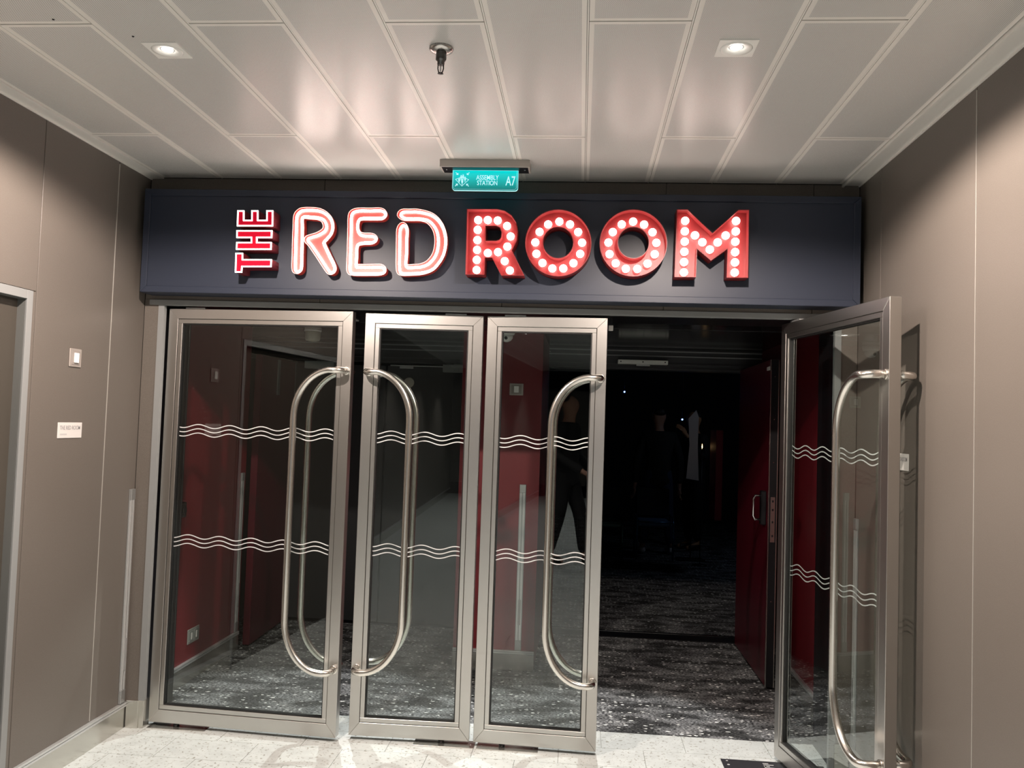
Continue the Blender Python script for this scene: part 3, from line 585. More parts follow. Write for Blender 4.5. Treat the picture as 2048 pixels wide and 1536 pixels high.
# neon letters R E D
for n in 'RED':
    P = ccw(smooth_closed(D2['RED_' + n], 4))
    cx = sum(p.x for p in P)/len(P); cz = sum(p.y for p in P)/len(P)
    e = empty('neon_letter', (cx, YF + 0.008, cz), label={'R': 'red letter R outlined in white neon, left of the neon E', 'E': 'red letter E outlined in white neon, middle of the word RED', 'D': 'red letter D outlined in white neon, end of the word RED'}[n], cat='letter')
    sh = Vector((-0.006, 0.0035))
    body = [p + sh - Vector((cx, cz)) for p in offset(P, 0.0105)]
    obj('letter_body', plate([body], -0.046, 0.0, 'letter_body', red_neon_body), e)
    lip_o = offset(ccw(body), 0.0012)
    tube('edge_lip', [(p.x, -0.047, p.y) for p in lip_o], 0.0014, mat('pale_red_lip', (0.9, 0.45, 0.4), 0.3, emit=(1, 0.45, 0.38), es=0.5), e, n=6, closed=True)
    tube('neon_tube', [(p.x - cx, -0.052, p.y - cz) for p in P], 0.0055, neon, e, n=10, closed=True)
# channel letters T H E, turned to read upwards
for n in 'THE':
    P = ccw([Vector(p) for p in D2['THE_' + n]]); cx = sum(p.x for p in P)/len(P); cz = sum(p.y for p in P)/len(P); c0 = Vector((cx, cz))
    e = empty('small_letter', (cx, YF + 0.008, cz), label={'T': 'small sideways red letter T, lowest of the upright word THE', 'H': 'small sideways red letter H, middle of the upright word THE', 'E': 'small sideways red letter E, topmost of the upright word THE'}[n], cat='letter')
    L = [p - c0 for p in P]
    obj('letter_body', plate([L], -0.088, 0.0, 'letter_body', red_dark), e)
    obj('letter_face', plate([offset(L, -0.004)], -0.0905, -0.088, 'letter_face', red_face), e)
    t = offset(L, -0.0045)
    obj('lit_outline', plate([offset(L, 0.0002), offset(L, -0.0052)], -0.094, -0.0885, 'lit_outline', neon_thin), e)
# marquee letters R O O M
labs = {'R': ('R', 'Rc', 'red marquee letter R studded with lit bulbs'), 'O1': ('O1', 'O1c', 'red marquee letter O with bulbs, next to the marquee R'), 'O2': ('O2', 'O2c', 'red marquee letter O with bulbs, next to the letter M'), 'M': ('M', None, 'red marquee letter M studded with lit bulbs')}
bbm = bmesh.new(); add_lathe(bbm, [(0.008, 0.0), (0.010, -0.006), (0.0165, -0.012), (0.0175, -0.020), (0.0155, -0.028), (0.010, -0.034), (0.003, -0.0365)], 18, axis='Y'); bulb_me = mesh_of('bulb', bbm, bulb_m)
hbm = bmesh.new(); add_lathe(hbm, [(0.012, 0.003), (0.012, -0.003), (0.009, -0.004)], 14, axis='Y'); hold_me = mesh_of('bulb_holder', hbm, red_letter)
for key, (o1, c1, lab) in labs.items():
    P = ccw(loopV('ROOM_' + o1)); cx = sum(p.x for p in P)/len(P); cz = sum(p.y for p in P)/len(P); c0 = Vector((cx, cz)); P = [p - c0 for p in P]
    e = empty('marquee_letter', (cx, YF + 0.008, cz), label=lab, cat='letter')
    loops = [P]
    if c1: Q = ccw([p - c0 for p in loopV('ROOM_' + c1)]); loops.append(Q)
    obj('back_plate', plate(loops, -0.028, 0.0, 'back_plate', red_letter), e)
    obj('side_wall', plate([P, offset(P, -0.0028)], -0.078, -0.001, 'side_wall', red_letter), e)
    if c1: obj('side_wall', plate([Q, offset(Q, 0.0028)], -0.078, -0.001, 'side_wall', red_letter), e)
    for bx, bz in D2['BULB_' + key]:
        h = obj('bulb_holder', hold_me, e, loc=(bx - cx, -0.029, bz - cz)); obj('bulb', bulb_me, h)

# ================================================================ ASSEMBLY STATION SIGN
YS = 3.64
es = empty('assembly_sign', (-0.4415, YS, H), label='green lit assembly station A7 sign hanging from the ceiling', cat='sign')
def lx(zx): return -0.5855 + (zx - 415) * 0.0002331 + 0.4415
def lz(zy): return 2.5815 - (zy - 290) * 0.0002331 - H
box('housing', -0.195, -0.05, -0.032, 0.193, 0.043, 0.0, mat('grey_sign_housing', (0.42, 0.39, 0.36), 0.4), es, bv=0.0015)
box('underside', -0.187, -0.044, -0.0335, 0.185, 0.037, -0.0315, black_m, es)
for x in (-0.170, 0.170): lathe('screw', [(0.004, -0.0335), (0.0035, -0.0345)], chrome, es, 10, 'Z', (x, -0.01, 0))
green = bpy.data.materials.new('lit_green_acrylic'); green.use_nodes = True
b = green.node_tree.nodes['Principled BSDF']; b.inputs['Base Color'].default_value = (0.0, 0.16, 0.15, 1); b.inputs['Roughness'].default_value = 0.2
b.inputs['Emission Color'].default_value = (0.0, 0.62, 0.62, 1); b.inputs['Emission Strength'].default_value = 0.55
tc = nd(green, 'ShaderNodeTexCoord'); sp = nd(green, 'ShaderNodeSeparateXYZ'); mr = nd(green, 'ShaderNodeMapRange'); mr.inputs['From Min'].default_value = -0.125; mr.inputs['From Max'].default_value = -0.033; mr.inputs['To Min'].default_value = 0.16; mr.inputs['To Max'].default_value = 1.25
lk(green, tc.outputs['Object'], sp.inputs[0]); lk(green, sp.outputs[2], mr.inputs[0]); lk(green, mr.outputs[0], b.inputs['Emission Strength'])
def rr(x0, z0, x1, z1, r):
    L = [(x0, z1), ]
    L = [Vector((x0, z1))] + [Vector((x0 + r - r*math.cos(a), z0 + r - r*math.sin(a))) for a in [PI/2*i/8 for i in range(9)]] + [Vector((x1 - r + r*math.sin(a), z0 + r - r*math.cos(a))) for a in [PI/2*i/8 for i in range(9)]] + [Vector((x1, z1))]
    return ccw(L)
OUT = rr(lx(415), lz(735), lx(1640), -0.0335, 0.013)
pl = obj('sign_plate', plate([OUT], -0.003, 0.003, 'sign_plate', green), es)
sgw = mat('lit_white_print', (0.6, 0.9, 1), 0.4, emit=(0.36, 0.83, 0.90), es=0.95)
edge_w = mat('lit_edge', (0.5, 0.9, 0.95), 0.2, emit=(0.3, 0.85, 0.9), es=0.7)
obj('lit_edge', plate([offset(OUT, 0.0006), offset(OUT, -0.0010)], -0.0042, 0.0042, 'lit_edge', edge_w), pl)
inner = rr(lx(430), lz(712), lx(1615), lz(292), 0.011)
obj('border_line', plate([inner, offset(inner, -0.0007)], -0.0036, -0.0031, 'border_line', edge_w), pl)
for s, zx, zy, size, sx, al in (('ASSEMBLY', 1068, 528, 0.0283, 0.76, 'CENTER'), ('STATION', 1068, 630, 0.0283, 0.76, 'CENTER'), ('A7', 1500, 632, 0.058, 0.62, 'CENTER')):
    o = obj('lettering', text_mesh(s, size, sgw, al, sx, bold=0.0002), pl, loc=(lx(zx), -0.0036, lz(zy)))
def P2(L): return [Vector((lx(a), lz(c))) for a, c in L]
dia = ccw(P2([(465, 525), (595, 480), (725, 528), (595, 658)]))
obj('diamond_line', plate([dia, offset(dia, -0.0016)], -0.0037, -0.0031, 'diamond_line', sgw), pl)
bm = bmesh.new()
for zx, zy, k in ((575, 450, 1.0), (612, 440, 1.0), (540, 500, 1.0), (650, 480, 1.0), (598, 520, 1.15)):
    fig = ccw(P2([(zx-16*k, zy+20*k), (zx+16*k, zy+20*k), (zx+14*k, zy+60*k), (zx+6*k, zy+62*k), (zx+4*k, zy+96*k), (zx-4*k, zy+96*k), (zx-6*k, zy+62*k), (zx-14*k, zy+60*k)]))
    A = [bm.verts.new((p.x, -0.0038, p.y)) for p in fig]; Bv = [bm.verts.new((p.x, -0.0031, p.y)) for p in fig]
    bm.faces.new(A); bm.faces.new(Bv[::-1])
    for i in range(8): bm.faces.new((A[i], A[(i+1) % 8], Bv[(i+1) % 8], Bv[i]))
    add_lathe(bm, [(0.0026, -0.0031), (0.0024, -0.0038)], 10, (lx(zx), 0, lz(zy + 6)), 'Y')
obj('people_symbol', mesh_of('people_symbol', bm, sgw), pl)
for (ax, ay, dx_, dy_) in ((520, 442, 1, 1), (680, 442, -1, 1), (515, 610, 1, -1), (675, 610, -1, -1)):
    L = P2([(ax, ay), (ax, ay - dy_*34), (ax - dx_*10, ay - dy_*34), (ax - dx_*10, ay - dy_*20), (ax - dx_*44, ay - dy_*50), (ax - dx_*52, ay - dy_*42), (ax - dx_*20, ay - dy_*10), (ax - dx_*36, ay - dy_*10), (ax - dx_*36, ay)])
    obj('arrow_symbol', plate([ccw(L)], -0.0038, -0.0031, 'arrow_symbol', sgw), pl)

# ================================================================ CEILING SPRINKLER
sp_ = empty('sprinkler', (-0.452, 2.505, H), label='steel fire sprinkler hanging from the ceiling on a round rose', cat='sprinkler')
lathe('escutcheon', [(0.035, 0.0), (0.037, -0.004), (0.034, -0.009), (0.022, -0.013), (0.016, -0.014)], mat('worn_chrome', (0.5, 0.49, 0.47), 0.25, metal=1.0), sp_, 32)
lathe('body', [(0.015, -0.012), (0.016, -0.022), (0.0165, -0.036), (0.014, -0.040), (0.011, -0.042), (0.011, -0.052), (0.008, -0.054)], mat('dark_nickel', (0.12, 0.12, 0.12), 0.35, metal=1.0), sp_, 8)
for s in (-1, 1): tube('frame_arm', [(s*0.008, 0, -0.052), (s*0.0085, 0, -0.064), (s*0.006, 0, -0.074), (0, 0, -0.078)], 0.0018, black_m, sp_, 8)
lathe('glass_bulb', [(0.0015, -0.053), (0.0024, -0.06), (0.0024, -0.070), (0.0012, -0.076)], mat('pale_bulb', (0.6, 0.6, 0.6), 0.1), sp_, 10)
lathe('deflector', [(0.008, -0.078), (0.009, -0.0795), (0.003, -0.080)], black_m, sp_, 12)
for (x, yv, lab) in ((-1.375, 2.42, 'tiny dark screw head in the ceiling beside the left downlight'), (-1.556, 2.31, 'tiny dark screw head at a ceiling joint near the top left')):
    e = empty('screw', (x, yv, H), label=lab, cat='screw'); lathe('screw_head', [(0.004, 0.0), (0.003, -0.002)], black_m, e, 10)

# ================================================================ WALL FITTINGS
def switch_plate(e, wd, ht, t=0.009):       # lies in the local x-z plane, front towards -y
    box('frame', -wd/2, -t*0.55, -ht/2, wd/2, 0, ht/2, mat('champagne_switch_frame', (0.42, 0.38, 0.35), 0.35, metal=0.3), e, bv=0.002)
    box('insert', -wd*0.36, -t*0.7, -ht*0.38, wd*0.36, -t*0.5, ht*0.38, mat('grey_switch_insert', (0.28, 0.25, 0.23), 0.4), e, bv=0.001)
    box('rocker', -wd*0.17, -t*1.35, -ht*0.27, wd*0.17, -t*0.6, ht*0.27, white_pl, e, bv=0.0012)
e = empty('light_switch', (XL, 3.378, 1.687), PI/2, label='wall switch with a white rocker on the left taupe wall', cat='switch'); switch_plate(e, 0.082, 0.076)
e = empty('light_switch', (-0.396, 5.20, 1.685), 0, label='square wall switch on the red pier inside the doors', cat='switch'); switch_plate(e, 0.085, 0.072)
def card(loc, rz, label):
    e = empty('name_card', loc, rz, label=label, cat='sign')
    box('backing', -0.083, -0.003, -0.032, 0.083, 0, 0.032, card_m, e, bv=0.001)
    obj('lettering', text_mesh('THE RED ROOM', 0.0225, print_grey, 'CENTER', 0.86, 0.0003, 0.0002), e, loc=(0, -0.0033, 0.003))
    box('printed_line', -0.068, -0.0034, -0.020, -0.022, -0.003, -0.013, print_pale, e)
card((XL, 3.370, 1.388), PI/2, 'small white name card on the left taupe wall below the switch')
card((XR, 3.384, 1.379), -PI/2, 'small white name card on the right wall, half behind the open door')
def guard(loc, rz, label, z0=0.12, z1=1.11):
    e = empty('wall_guard', loc, rz, label=label, cat='guard rail')
    box('back_strip', -0.02, -0.006, z0, 0.02, 0, z1, trim_m, e, bv=0.001)
    box('rail_strip', -0.016, -0.012, z0 + 0.06, -0.003, -0.005, z1 - 0.05, skirt_top, e, bv=0.001)
    box('rail_strip', 0.003, -0.012, z0 + 0.06, 0.016, -0.005, z1 - 0.05, skirt_top, e, bv=0.001)
    box('end_cap', -0.019, -0.013, z1 - 0.05, 0.019, -0.002, z1, trim_m, e, bv=0.0015); box('end_cap', -0.019, -0.013, z0, 0.019, -0.002, z0 + 0.06, trim_m, e, bv=0.0015)
    box('connector', -0.006, -0.014, z0 + 0.15, 0.010, -0.011, z0 + 0.30, mat('grey_connector', (0.3, 0.3, 0.3), 0.4), e)
guard((XL, 3.886, 0), PI/2, 'tall slim aluminium strip low on the left wall beside the doors')
guard((XR, 3.886, 0), -PI/2, 'tall slim aluminium strip on the right wall seen through the open door')
guard((VX0, 5.27, 0), PI/2, 'tall slim aluminium strip on the red vestibule wall at left')
guard((-0.337, 5.20, 0), 0, 'tall slim aluminium strip on the red pier inside the doors')

e = empty('wall_socket', (VX0, 4.675, 0.243), PI/2, label='double power socket low on the red vestibule wall', cat='socket')
box('frame', -0.07, -0.006, -0.04, 0.07, 0, 0.04, mat('nickel_socket_frame', (0.45, 0.46, 0.43), 0.35, metal=0.5), e, bv=0.002)
for x in (-0.03, 0.03):
    box('insert', x - 0.026, -0.0085, -0.028, x + 0.026, -0.005, 0.028, mat('socket_insert', (0.2, 0.21, 0.2), 0.4), e, bv=0.001)
    box('rocker', x - 0.008, -0.011, -0.018, x + 0.004, -0.008, 0.018, card_m, e, bv=0.0008)
e = empty('door_magnet', (VX0, 4.42, 0.96), PI/2, label='small black block on the red vestibule wall beside the first door', cat='door stop')
box('body', -0.03, -0.035, -0.04, 0.03, 0, 0.04, black_m, e, bv=0.003); lathe('face', [(0.022, -0.035), (0.020, -0.042)], black_m, e, 20, 'Y')

e = empty('smoke_detector', (-1.745, 5.40, VH), label='round white smoke detector under the vestibule ceiling behind the first door', cat='detector')
lathe('base', [(0.055, 0.0), (0.056, -0.008), (0.054, -0.012)], white_pl, e, 36)
lathe('sensor_head', [(0.050, -0.012), (0.048, -0.062), (0.043, -0.072), (0.02, -0.077)], mat('cream_plastic', (0.5, 0.5, 0.42), 0.4), e, 36)
e = empty('security_camera', (-0.462, 5.14, VH), label='small white security camera at the ceiling by the red pier', cat='camera')
lathe('base', [(0.05, 0.0), (0.05, -0.02), (0.045, -0.03)], white_pl, e, 28); lathe('dome', [(0.04, -0.03), (0.038, -0.05), (0.026, -0.066), (0.008, -0.073)], white_pl, e, 28); lathe('lens', [(0.010, -0.035), (0.010, -0.043), (0.006, -0.045)], black_m, e, 16, 'Y', (0.0, 0.0, -0.052))
e = empty('ceiling_hook', (0.231, 4.40, VH), label='small round dark dome on the vestibule ceiling above the open doorway', cat='sensor')
lathe('rim', [(0.022, 0), (0.022, -0.004), (0.019, -0.006)], chrome, e, 24); lathe('dome', [(0.019, -0.005), (0.017, -0.014), (0.010, -0.022), (0.003, -0.024)], black_m, e, 24)
box('strike', 0.118, 4.05, 1.93, 0.140, 4.07, 1.955, white_pl, label='small white catch block beside the top of the third door', cat='catch', bv=0.002).name = 'door_catch'
box('catch_arm', 0.06, 4.055, 1.955, 0.135, 4.065, 1.99, black_m, bpy.data.objects['door_catch'])

# inner closers on the head of the inner doorway
e = empty('door_closer', (0.425, 6.135, 1.925), label='pale metal closer bracket above the inner doorway', cat='door closer')
box('bracket', -0.175, -0.06, 0.0, 0.175, 0, 0.030, mat('pale_zinc', (0.75, 0.78, 0.72), 0.35, metal=0.3), e, bv=0.002)
box('arm_shoe', -0.045, -0.052, -0.012, 0.05, -0.02, 0.0, mat('zinc_shoe', (0.5, 0.52, 0.5), 0.35, metal=0.6), e, bv=0.001)
for x in (-0.155, 0.0, 0.155): lathe('bolt', [(0.005, -0.060), (0.004, -0.063)], black_m, e, 10, 'Y', (x, 0, 0.016))
for (x0, x1, nm, lab) in ((-2.02, -1.80, 'a', 'grey closer cover at the head of the left inner door'), (-1.0, -0.80, 'b', 'grey closer cover at the head of the inner door beside the red pier')):
    e = empty('door_closer', ((x0+x1)/2, 6.135, 1.83), label=lab, cat='door closer'); box('cover', -(x1-x0)/2, -0.05, 0.0, (x1-x0)/2, 0, 0.055, mat('grey_closer', (0.30, 0.31, 0.30), 0.4), e, bv=0.003); box('arm', -0.02, -0.045, 0.05, 0.08, -0.02, 0.062, mat('closer_arm', (0.2, 0.2, 0.2), 0.4, metal=0.6), e, bv=0.001)

# inner door leaves
def inner_leaf(loc, rz, wd, M, label, ht=1.87):
    e = empty('inner_door', loc, rz, label=label, cat='door')
    box('panel', 0, 0, 0.012, wd, 0.045, ht, M, e, bv=0.002)
    return e
leafg = mat('dark_grey_door_leaf', (0.03, 0.031, 0.033), 0.35)
e = inner_leaf((-2.12, 6.17, 0), 0, 0.69, leafg, 'dark grey closed inner door behind the first glass door')
box('frame_edge', 0.0, -0.012, 0.012, 0.012, 0.0, 1.87, trim_paint, e)
e = inner_leaf((-1.42, 6.165, 0), 0, 0.69, leafg, 'dark grey closed inner door with a round plate, behind the second glass door')
lathe('round_plate', [(0.040, -0.0), (0.040, -0.012), (0.036, -0.016)], mat('brass_grey', (0.55, 0.53, 0.48), 0.25, metal=0.9), e, 28, 'Y', (0.165, 0, 1.75))
box('label_plate', 0.09, -0.004, 1.852, 0.19, 0, 1.868, mat('pale_label', (0.5, 0.5, 0.5), 0.5), e)
box('edge_trim_or_highlight', 0.02, -0.006, 1.869, 0.55, 0.045, 1.876, skirt_top, e)  # bright strip standing in for the highlight on the leaf's top edge
e = inner_leaf((-2.065, 5.38, 0), math.radians(92), 0.72, red_leaf_m, 'dark red inner door leaf standing open at the left')
box('finger_plate', 0.32, -0.004, 1.62, 0.37, 0, 1.86, mat('steel_finger_plate', (0.4, 0.42, 0.42), 0.35, metal=0.7), e)
# open red leaf on the right, edge towards us, with lock hardware
e = inner_leaf((1.145, 5.10, 0), math.radians(90), 0.98, red_leaf_m, 'dark red inner door leaf standing open at the right with a lock in its edge', 1.90)
box('edge_strip', -0.004, 0.0, 0.012, 0.0, 0.045, 1.90, black_m, e)
box('edge_trim_or_highlight', -0.006, 0.043, 0.012, 0.004, 0.048, 1.90, tube_m, e); box('edge_trim_or_highlight', -0.006, -0.003, 0.012, 0.004, 0.002, 1.90, tube_m, e)
lp = box('lock_plate', -0.008, 0.010, 0.84, -0.003, 0.035, 1.10, tube_m, e)
for z in (0.87, 0.95, 1.02, 1.07): box('keep_hole', -0.009, 0.018, z, -0.0075, 0.027, z + 0.012, black_m, lp)
box('label_plate', 0.02, 0.045, 1.84, 0.10, 0.048, 1.862, card_m, e)
h = box('push_bar', 0.05, 0.045, 0.93, 0.11, 0.075, 1.13, black_m, e, bv=0.006)
tube('lever', [(0.08, 0.07, 1.10), (0.08, 0.105, 1.10), (0.08, 0.115, 1.08), (0.08, 0.115, 0.98), (0.08, 0.105, 0.96), (0.08, 0.07, 0.96)], 0.007, chrome, h, 10)
for z in (0.5, 1.55, 1.8, 1.3): lathe('screw', [(0.004, -0.004), (0.003, -0.006)], chrome, e, 8, 'X', (0, 0.022, z))

# black printed plate on the floor at the lower right
e = empty('floor_plate', (0.83, 3.925, 0.0), label='black printed plate lying on the floor by the open door', cat='floor sign')
box('backing', -0.16, -0.16, 0.0005, 0.16, 0.065, 0.003, mat('black_print', (0.03, 0.03, 0.035), 0.35), e, bv=0.0006)
pw = mat('white_print', (0.5, 0.5, 0.5), 0.5)
for (x, yv, wq) in ((-0.145, 0.045, 0.010), (-0.145, 0.0, 0.012)): lathe('printed_ring', [(wq/2, 0.003), (wq/2, 0.0034)], pw, e, 14, 'Z', (x + 0.01, yv, 0))
for j in range(5): box('printed_line', 0.02, 0.035 - j*0.016, 0.003, 0.045 + 0.02*(j % 2), 0.041 - j*0.016, 0.0034, pw, e)

# ================================================================ PEOPLE
def skin_mesh(name, V, E, R, mats, sub=2, matf=None, root=0):
    me = bpy.data.meshes.new('s'); me.from_pydata([tuple(v) for v in V], E, [])
    ob = bpy.data.objects.new('s', me); COL.objects.link(ob)
    sk = ob.modifiers.new('skin', 'SKIN'); sk.use_smooth_shade = True
    for i, d in enumerate(me.skin_vertices[0].data):
        r = R[i]; d.radius = r if isinstance(r, tuple) else (r, r); d.use_root = (i == root)
    ss = ob.modifiers.new('sub', 'SUBSURF'); ss.levels = sub; ss.render_levels = sub
    dg = bpy.context.evaluated_depsgraph_get(); out = bpy.data.meshes.new_from_object(ob.evaluated_get(dg)); bpy.data.objects.remove(ob)
    out.name = name; out.materials.clear()
    for q in mats: out.materials.append(q)
    for p in out.polygons: p.use_smooth = True; p.material_index = 0
    return out
class G:
    def __init__(s): s.V = []; s.E = []; s.R = []
    def v(s, p, r, par=None):
        s.V.append(Vector(p)); s.R.append(r)
        if par is not None: s.E.append((par, len(s.V) - 1))
        return len(s.V) - 1
    def chain(s, P, par=None):
        for p, r in P: par = s.v(p, r, par)
        return par
def person(loc, rz, label, hts, skin, jack, trou, shoe, hair, legs=((-0.09, 0.0), (0.09, 0.0)), hands=None, elbows=None, head_turn=0.0, head_fwd=0.0):
    """faces local +y; 1.75 m tall before scaling"""
    e = empty('person', loc, rz, label=label, cat='person'); e.scale = (hts / 1.75,) * 3
    hands = hands or ((-0.27, 0.03, 0.80), (0.27, 0.03, 0.80)); elbows = elbows or ((-0.26, -0.03, 1.10), (0.26, -0.03, 1.10))
    hip, chest, nb_ = Vector((0, 0, 0.95)), Vector((0, 0.0, 1.30)), Vector((0, 0.01, 1.47))
    g = G(); p = g.v(hip, (0.11, 0.08)); t1 = g.v((0, 0, 1.12), (0.125, 0.09), p); t2 = g.v(chest, (0.14, 0.10), t1); nk = g.v(nb_, (0.055, 0.058), t2)
    hf = head_fwd
    h1 = g.v((0, 0.02 + hf*0.5, 1.545), (0.060, 0.065), nk); h2 = g.v((0, 0.028 + hf, 1.61), (0.074, 0.088), h1); h3 = g.v((0, 0.015 + hf, 1.68), (0.072, 0.086), h2); g.v((0, 0.010 + hf, 1.73), (0.045, 0.055), h3)
    nose = g.v((0, 0.118 + hf, 1.612), 0.012, h2); 
    for s in (-1, 1): g.v((s*0.082, 0.01 + hf, 1.62), 0.012, h2)
    feet = []
    for i, s in enumerate((-1, 1)):
        fx, fy = legs[i]
        hj = g.v((s*0.085, 0, 0.90), 0.085, p); k = g.v((s*0.09 + (fx - s*0.09)*0.5, fy*0.5 + 0.03, 0.50), 0.055, hj)
        c = g.v((fx*0.95, fy*0.8 - 0.0, 0.32), 0.05, k); a = g.v((fx, fy - 0.02, 0.09), 0.035, c); b1 = g.v((fx, fy + 0.09, 0.045), 0.032, a); g.v((fx, fy + 0.17, 0.035), 0.026, b1); feet.append((fx, fy))
    for i, s in enumerate((-1, 1)):
        sh = g.v((s*0.175, 0, 1.40), 0.055, t2); el = g.v(elbows[i], 0.038, sh); w_ = Vector(hands[i]); d = (w_ - Vector(elbows[i])).normalized()
        wr_ = g.v(w_, 0.026, el); side = d.cross(Vector((0, 1, 0.2))).normalized(); upv = side.cross(d).normalized()
        pm = g.v(w_ + d*0.055, (0.030, 0.018), wr_)
        for q, (off, ln) in enumerate(((-0.028, 0.070), (-0.010, 0.082), (0.009, 0.078), (0.027, 0.062))):
            base = w_ + d*0.095 + upv*off; cu_ = side * (-s) * 0.0
            f1 = g.v(base, 0.0095, pm); f2 = g.v(base + d*ln*0.5 + side*0.012*s, 0.0085, f1); g.v(base + d*ln*0.85 + side*0.032*s, 0.0075, f2)
        th = g.v(w_ + d*0.04 + upv*-0.036, 0.010, pm); g.v(w_ + d*0.085 + upv*-0.052 + side*0.01*s, 0.009, th)
    body = obj('body', skin_mesh('body', g.V, g.E, g.R, [skin], 2), e)
    # jacket
    g = G(); p = g.v((0, 0, 0.78), (0.185, 0.14)); p = g.v((0, 0, 0.90), (0.18, 0.135), p); t1 = g.v((0, 0, 1.10), (0.155, 0.115), p); t2 = g.v((0, 0, 1.32), (0.165, 0.12), t1); g.v((0, 0.0, 1.455), (0.085, 0.08), t2)
    for i, s in enumerate((-1, 1)):
        sh = g.v((s*0.175, 0, 1.39), 0.075, t2); el = g.v(elbows[i], 0.055, sh); g.v(Vector(elbows[i]).lerp(Vector(hands[i]), 0.92), 0.043, el)
    obj('jacket', skin_mesh('jacket', g.V, g.E, g.R, [jack], 2), e)
    g = G(); p0 = g.v((0, 0, 1.10), (0.14, 0.105)); p = g.v((0, 0, 0.96), (0.155, 0.12), p0)
    for i, s in enumerate((-1, 1)):
        fx, fy = legs[i]; hj = g.v((s*0.088, 0, 0.87), 0.105, p); k = g.v((s*0.09 + (fx - s*0.09)*0.5, fy*0.5 + 0.03, 0.50), 0.078, hj); g.v((fx, fy*0.97 - 0.012, 0.10), 0.062, k)
    obj('trousers', skin_mesh('trousers', g.V, g.E, g.R, [trou], 2), e)
    for fx, fy in feet:
        g = G(); a = g.v((fx, fy - 0.045, 0.048), (0.046, 0.044)); c = g.v((fx, fy + 0.06, 0.043), (0.048, 0.040), a); g.v((fx, fy + 0.16, 0.034), (0.040, 0.030), c)
        obj('shoe', skin_mesh('shoe', g.V, g.E, g.R, [shoe], 2), e)
    g = G(); a = g.v((0, -0.02 + hf, 1.62), (0.080, 0.075)); c = g.v((0, -0.005 + hf, 1.69), (0.085, 0.092), a); g.v((0, 0.0 + hf, 1.735), (0.055, 0.065), c)
    obj('hair', skin_mesh('hair', g.V, g.E, g.R, [hair], 2), e)
    ew = mat('eye_white', (0.6, 0.6, 0.58), 0.2)
    for s in (-1, 1):
        lathe('eye', [(0.002, 0.0), (0.010, 0.004), (0.011, 0.009), (0.006, 0.014)], ew, e, 14, 'Y', (s*0.030, 0.094 + hf, 1.637))
    g = G(); a = g.v((-0.022, 0.104 + hf, 1.575), 0.004); c = g.v((0, 0.110 + hf, 1.573), 0.006, a); g.v((0.022, 0.104 + hf, 1.575), 0.004, c)
    obj('mouth', skin_mesh('mouth', g.V, g.E, g.R, [mat('lips', (0.3, 0.1, 0.08), 0.5)], 1), e)
    return e
skin_m = mat('skin', (0.36, 0.20, 0.14), 0.5); blk = mat('black_cloth', (0.008, 0.008, 0.009), 0.8); blk2 = mat('black_trousers', (0.006, 0.006, 0.007), 0.85); shoe_b = mat('black_shoe', (0.006, 0.006, 0.006), 0.4)
hair_d = mat('dark_hair', (0.008, 0.006, 0.005), 0.6); jeans = mat('blue_jeans', (0.02, 0.035, 0.08), 0.85); white_shoe = mat('white_sneaker', (0.6, 0.6, 0.6), 0.5)
person((-0.62, -1.36, 0), math.radians(-72), 'person in black jacket and trousers standing in the corridor, mirrored in the third glass door', 1.82, skin_m, blk, blk2, shoe_b, hair_d,
       legs=((-0.08, -0.14), (0.09, 0.20)), hands=((-0.22, 0.30, 0.95), (0.22, 0.24, 0.92)), elbows=((-0.25, -0.02, 1.12), (0.25, 0.0, 1.12)))
bag = empty('handbag', (-0.30, -1.36, 0.70), math.radians(18), label='black flat handbag hanging at the standing person’s hand', cat='bag')
box('bag_body', -0.12, -0.03, 0, 0.12, 0.03, 0.18, shoe_b, bag, bv=0.012); tube('strap', [(-0.08, 0, 0.17), (-0.06, 0, 0.27), (0, 0, 0.31), (0.06, 0, 0.27), (0.08, 0, 0.17)], 0.006, shoe_b, bag, 8)
person((0.93, 10.3, 0), math.radians(8), 'person in dark top and jeans with white sneakers, back turned in the dark room', 1.74, skin_m, blk, jeans, white_shoe, hair_d, legs=((-0.17, 0.0), (0.17, 0.0)))
person((1.42, 10.8, 0), math.radians(120), 'person in black raising a bent arm in the dark room', 1.72, mat('warm_skin', (0.55, 0.28, 0.14), 0.5, ), blk, blk2, shoe_b, hair_d,
       hands=((-0.16, 0.26, 1.44), (0.27, 0.0, 0.80)), elbows=((-0.27, 0.05, 1.14), (0.26, -0.03, 1.08)))
ban = empty('banner', (1.28, 9.9, 0), 0.15, label='tall pale narrow stand-up banner in the dark room', cat='banner')
bm = bmesh.new(); L = [(-0.07, 0.92), (0.075, 0.90), (0.055, 1.30), (0.06, 1.62), (0.03, 1.70), (-0.06, 1.60), (-0.04, 1.3)]
obj('banner_cloth', plate([ccw([Vector(q) for q in L])], -0.004, 0.004, 'banner_cloth', mat('pale_cloth', (0.5, 0.46, 0.44), 0.8)), ban)
tube('pole', [(0, 0.012, 0.02), (0, 0.012, 1.66)], 0.008, black_m, ban, 8); box('foot', -0.15, -0.08, 0, 0.15, 0.1, 0.02, black_m, ban, bv=0.003)
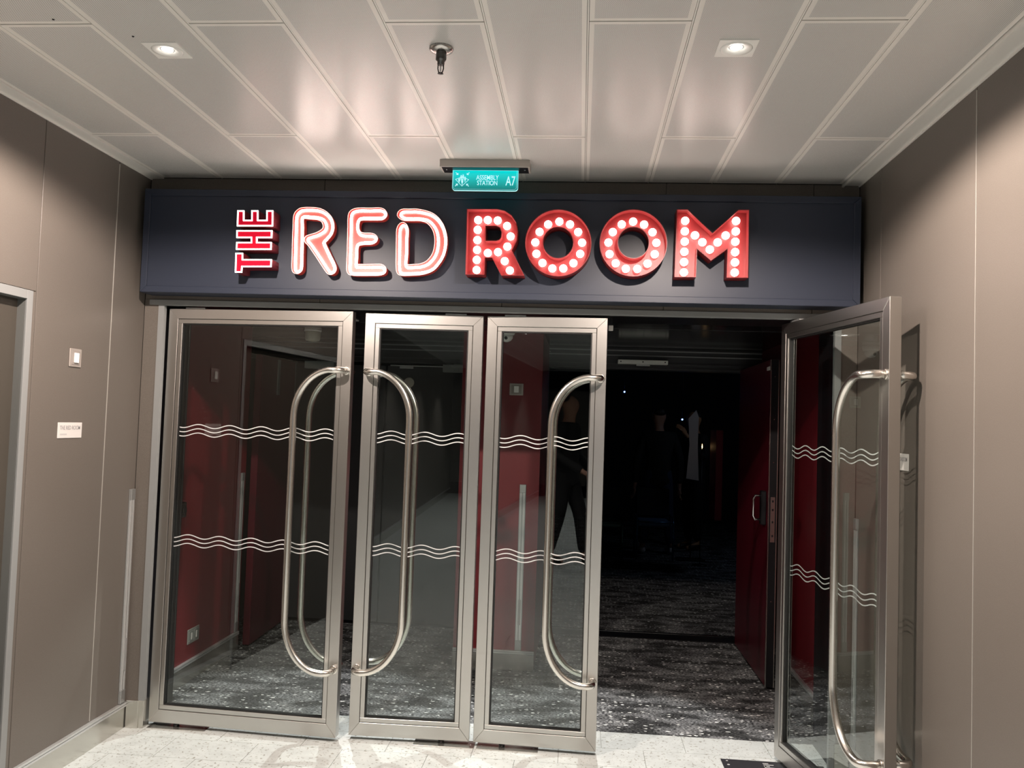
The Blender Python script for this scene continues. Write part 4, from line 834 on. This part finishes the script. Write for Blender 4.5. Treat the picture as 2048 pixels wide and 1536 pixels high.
for (x, zt, lab, colr) in ((0.28, 0.50, 'left', (0.1, 0.2, 0.18)), (0.86, 0.48, 'right', (0.06, 0.14, 0.25))):
    c = empty('chair', (x, 9.5 if x < 0.5 else 9.9, 0), 0.0, label='low tubular framed chair in the dark room, %s of the pair' % lab, cat='chair')
    mt = mat('chair_tube_' + lab, colr, 0.3, metal=0.8)
    for s in (-1, 1): tube('leg_frame', [(s*0.2, -0.2, 0.01), (s*0.2, -0.2, zt - 0.06), (s*0.2, -0.14, zt), (s*0.2, 0.2, zt), (s*0.2, 0.24, 0.01)], 0.011, mt, c, 8)
    tube('cross_bar', [(-0.2, -0.19, zt - 0.05), (0.2, -0.19, zt - 0.05)], 0.011, mt, c, 8)
    box('seat', -0.19, -0.17, zt - 0.10, 0.19, 0.2, zt - 0.04, mat('chair_seat_' + lab, colr, 0.8), c, bv=0.015); box('backrest', -0.19, 0.2, zt - 0.02, 0.19, 0.24, zt + 0.3, mat('chair_back_' + lab, (0.01, 0.012, 0.015), 0.8), c, bv=0.012)
led = mat('blue_indicator', (0.1, 0.2, 1), 0.3, emit=(0.15, 0.3, 1.0), es=12)
for (x, yv, z, lab) in ((0.545, 11.0, 1.93, 'tiny blue indicator light high in the dark room'), (1.27, 10.9, 1.60, 'tiny blue indicator light beside the pale banner')):
    e = empty('indicator_light', (x, yv, z), label=lab, cat='light'); lathe('lens', [(0.010, 0.0), (0.008, -0.01), (0.002, -0.013)], led, e, 12, 'Y'); box('body', -0.025, 0.0, -0.02, 0.025, 0.03, 0.02, black_m, e, bv=0.002)
    tube('hanger', [(0, 0.015, 0.02), (0, 0.015, 2.54 - z)], 0.004, black_m, e, 6)
# dim warm lamp in the dark room
e = empty('candle', (1.335, 9.55, 1.27), label='tiny warm lit candle glowing beside the pale banner', cat='candle')
tube('wick_holder', [(0, 0, -0.03), (0, 0, 0.0)], 0.008, black_m, e, 8); lathe('flame', [(0.001, 0.0), (0.006, 0.02), (0.001, 0.055)], mat('flame', (1, 0.6, 0.3), 0.5, emit=(1.0, 0.6, 0.25), es=8), e, 10)
tube('stand', [(0, 0, -1.27), (0, 0, -0.03)], 0.006, black_m, e, 8); lathe('foot', [(0.08, -1.27), (0.08, -1.26), (0.02, -1.25)], black_m, e, 20)
l = bpy.data.lights.new('room_glow', 'POINT'); l.energy = 6; l.color = (0.6, 0.75, 1.0); l.shadow_soft_size = 0.2
o = bpy.data.objects.new('room_glow', l); COL.objects.link(o); o.location = (2.6, 9.0, 2.3)
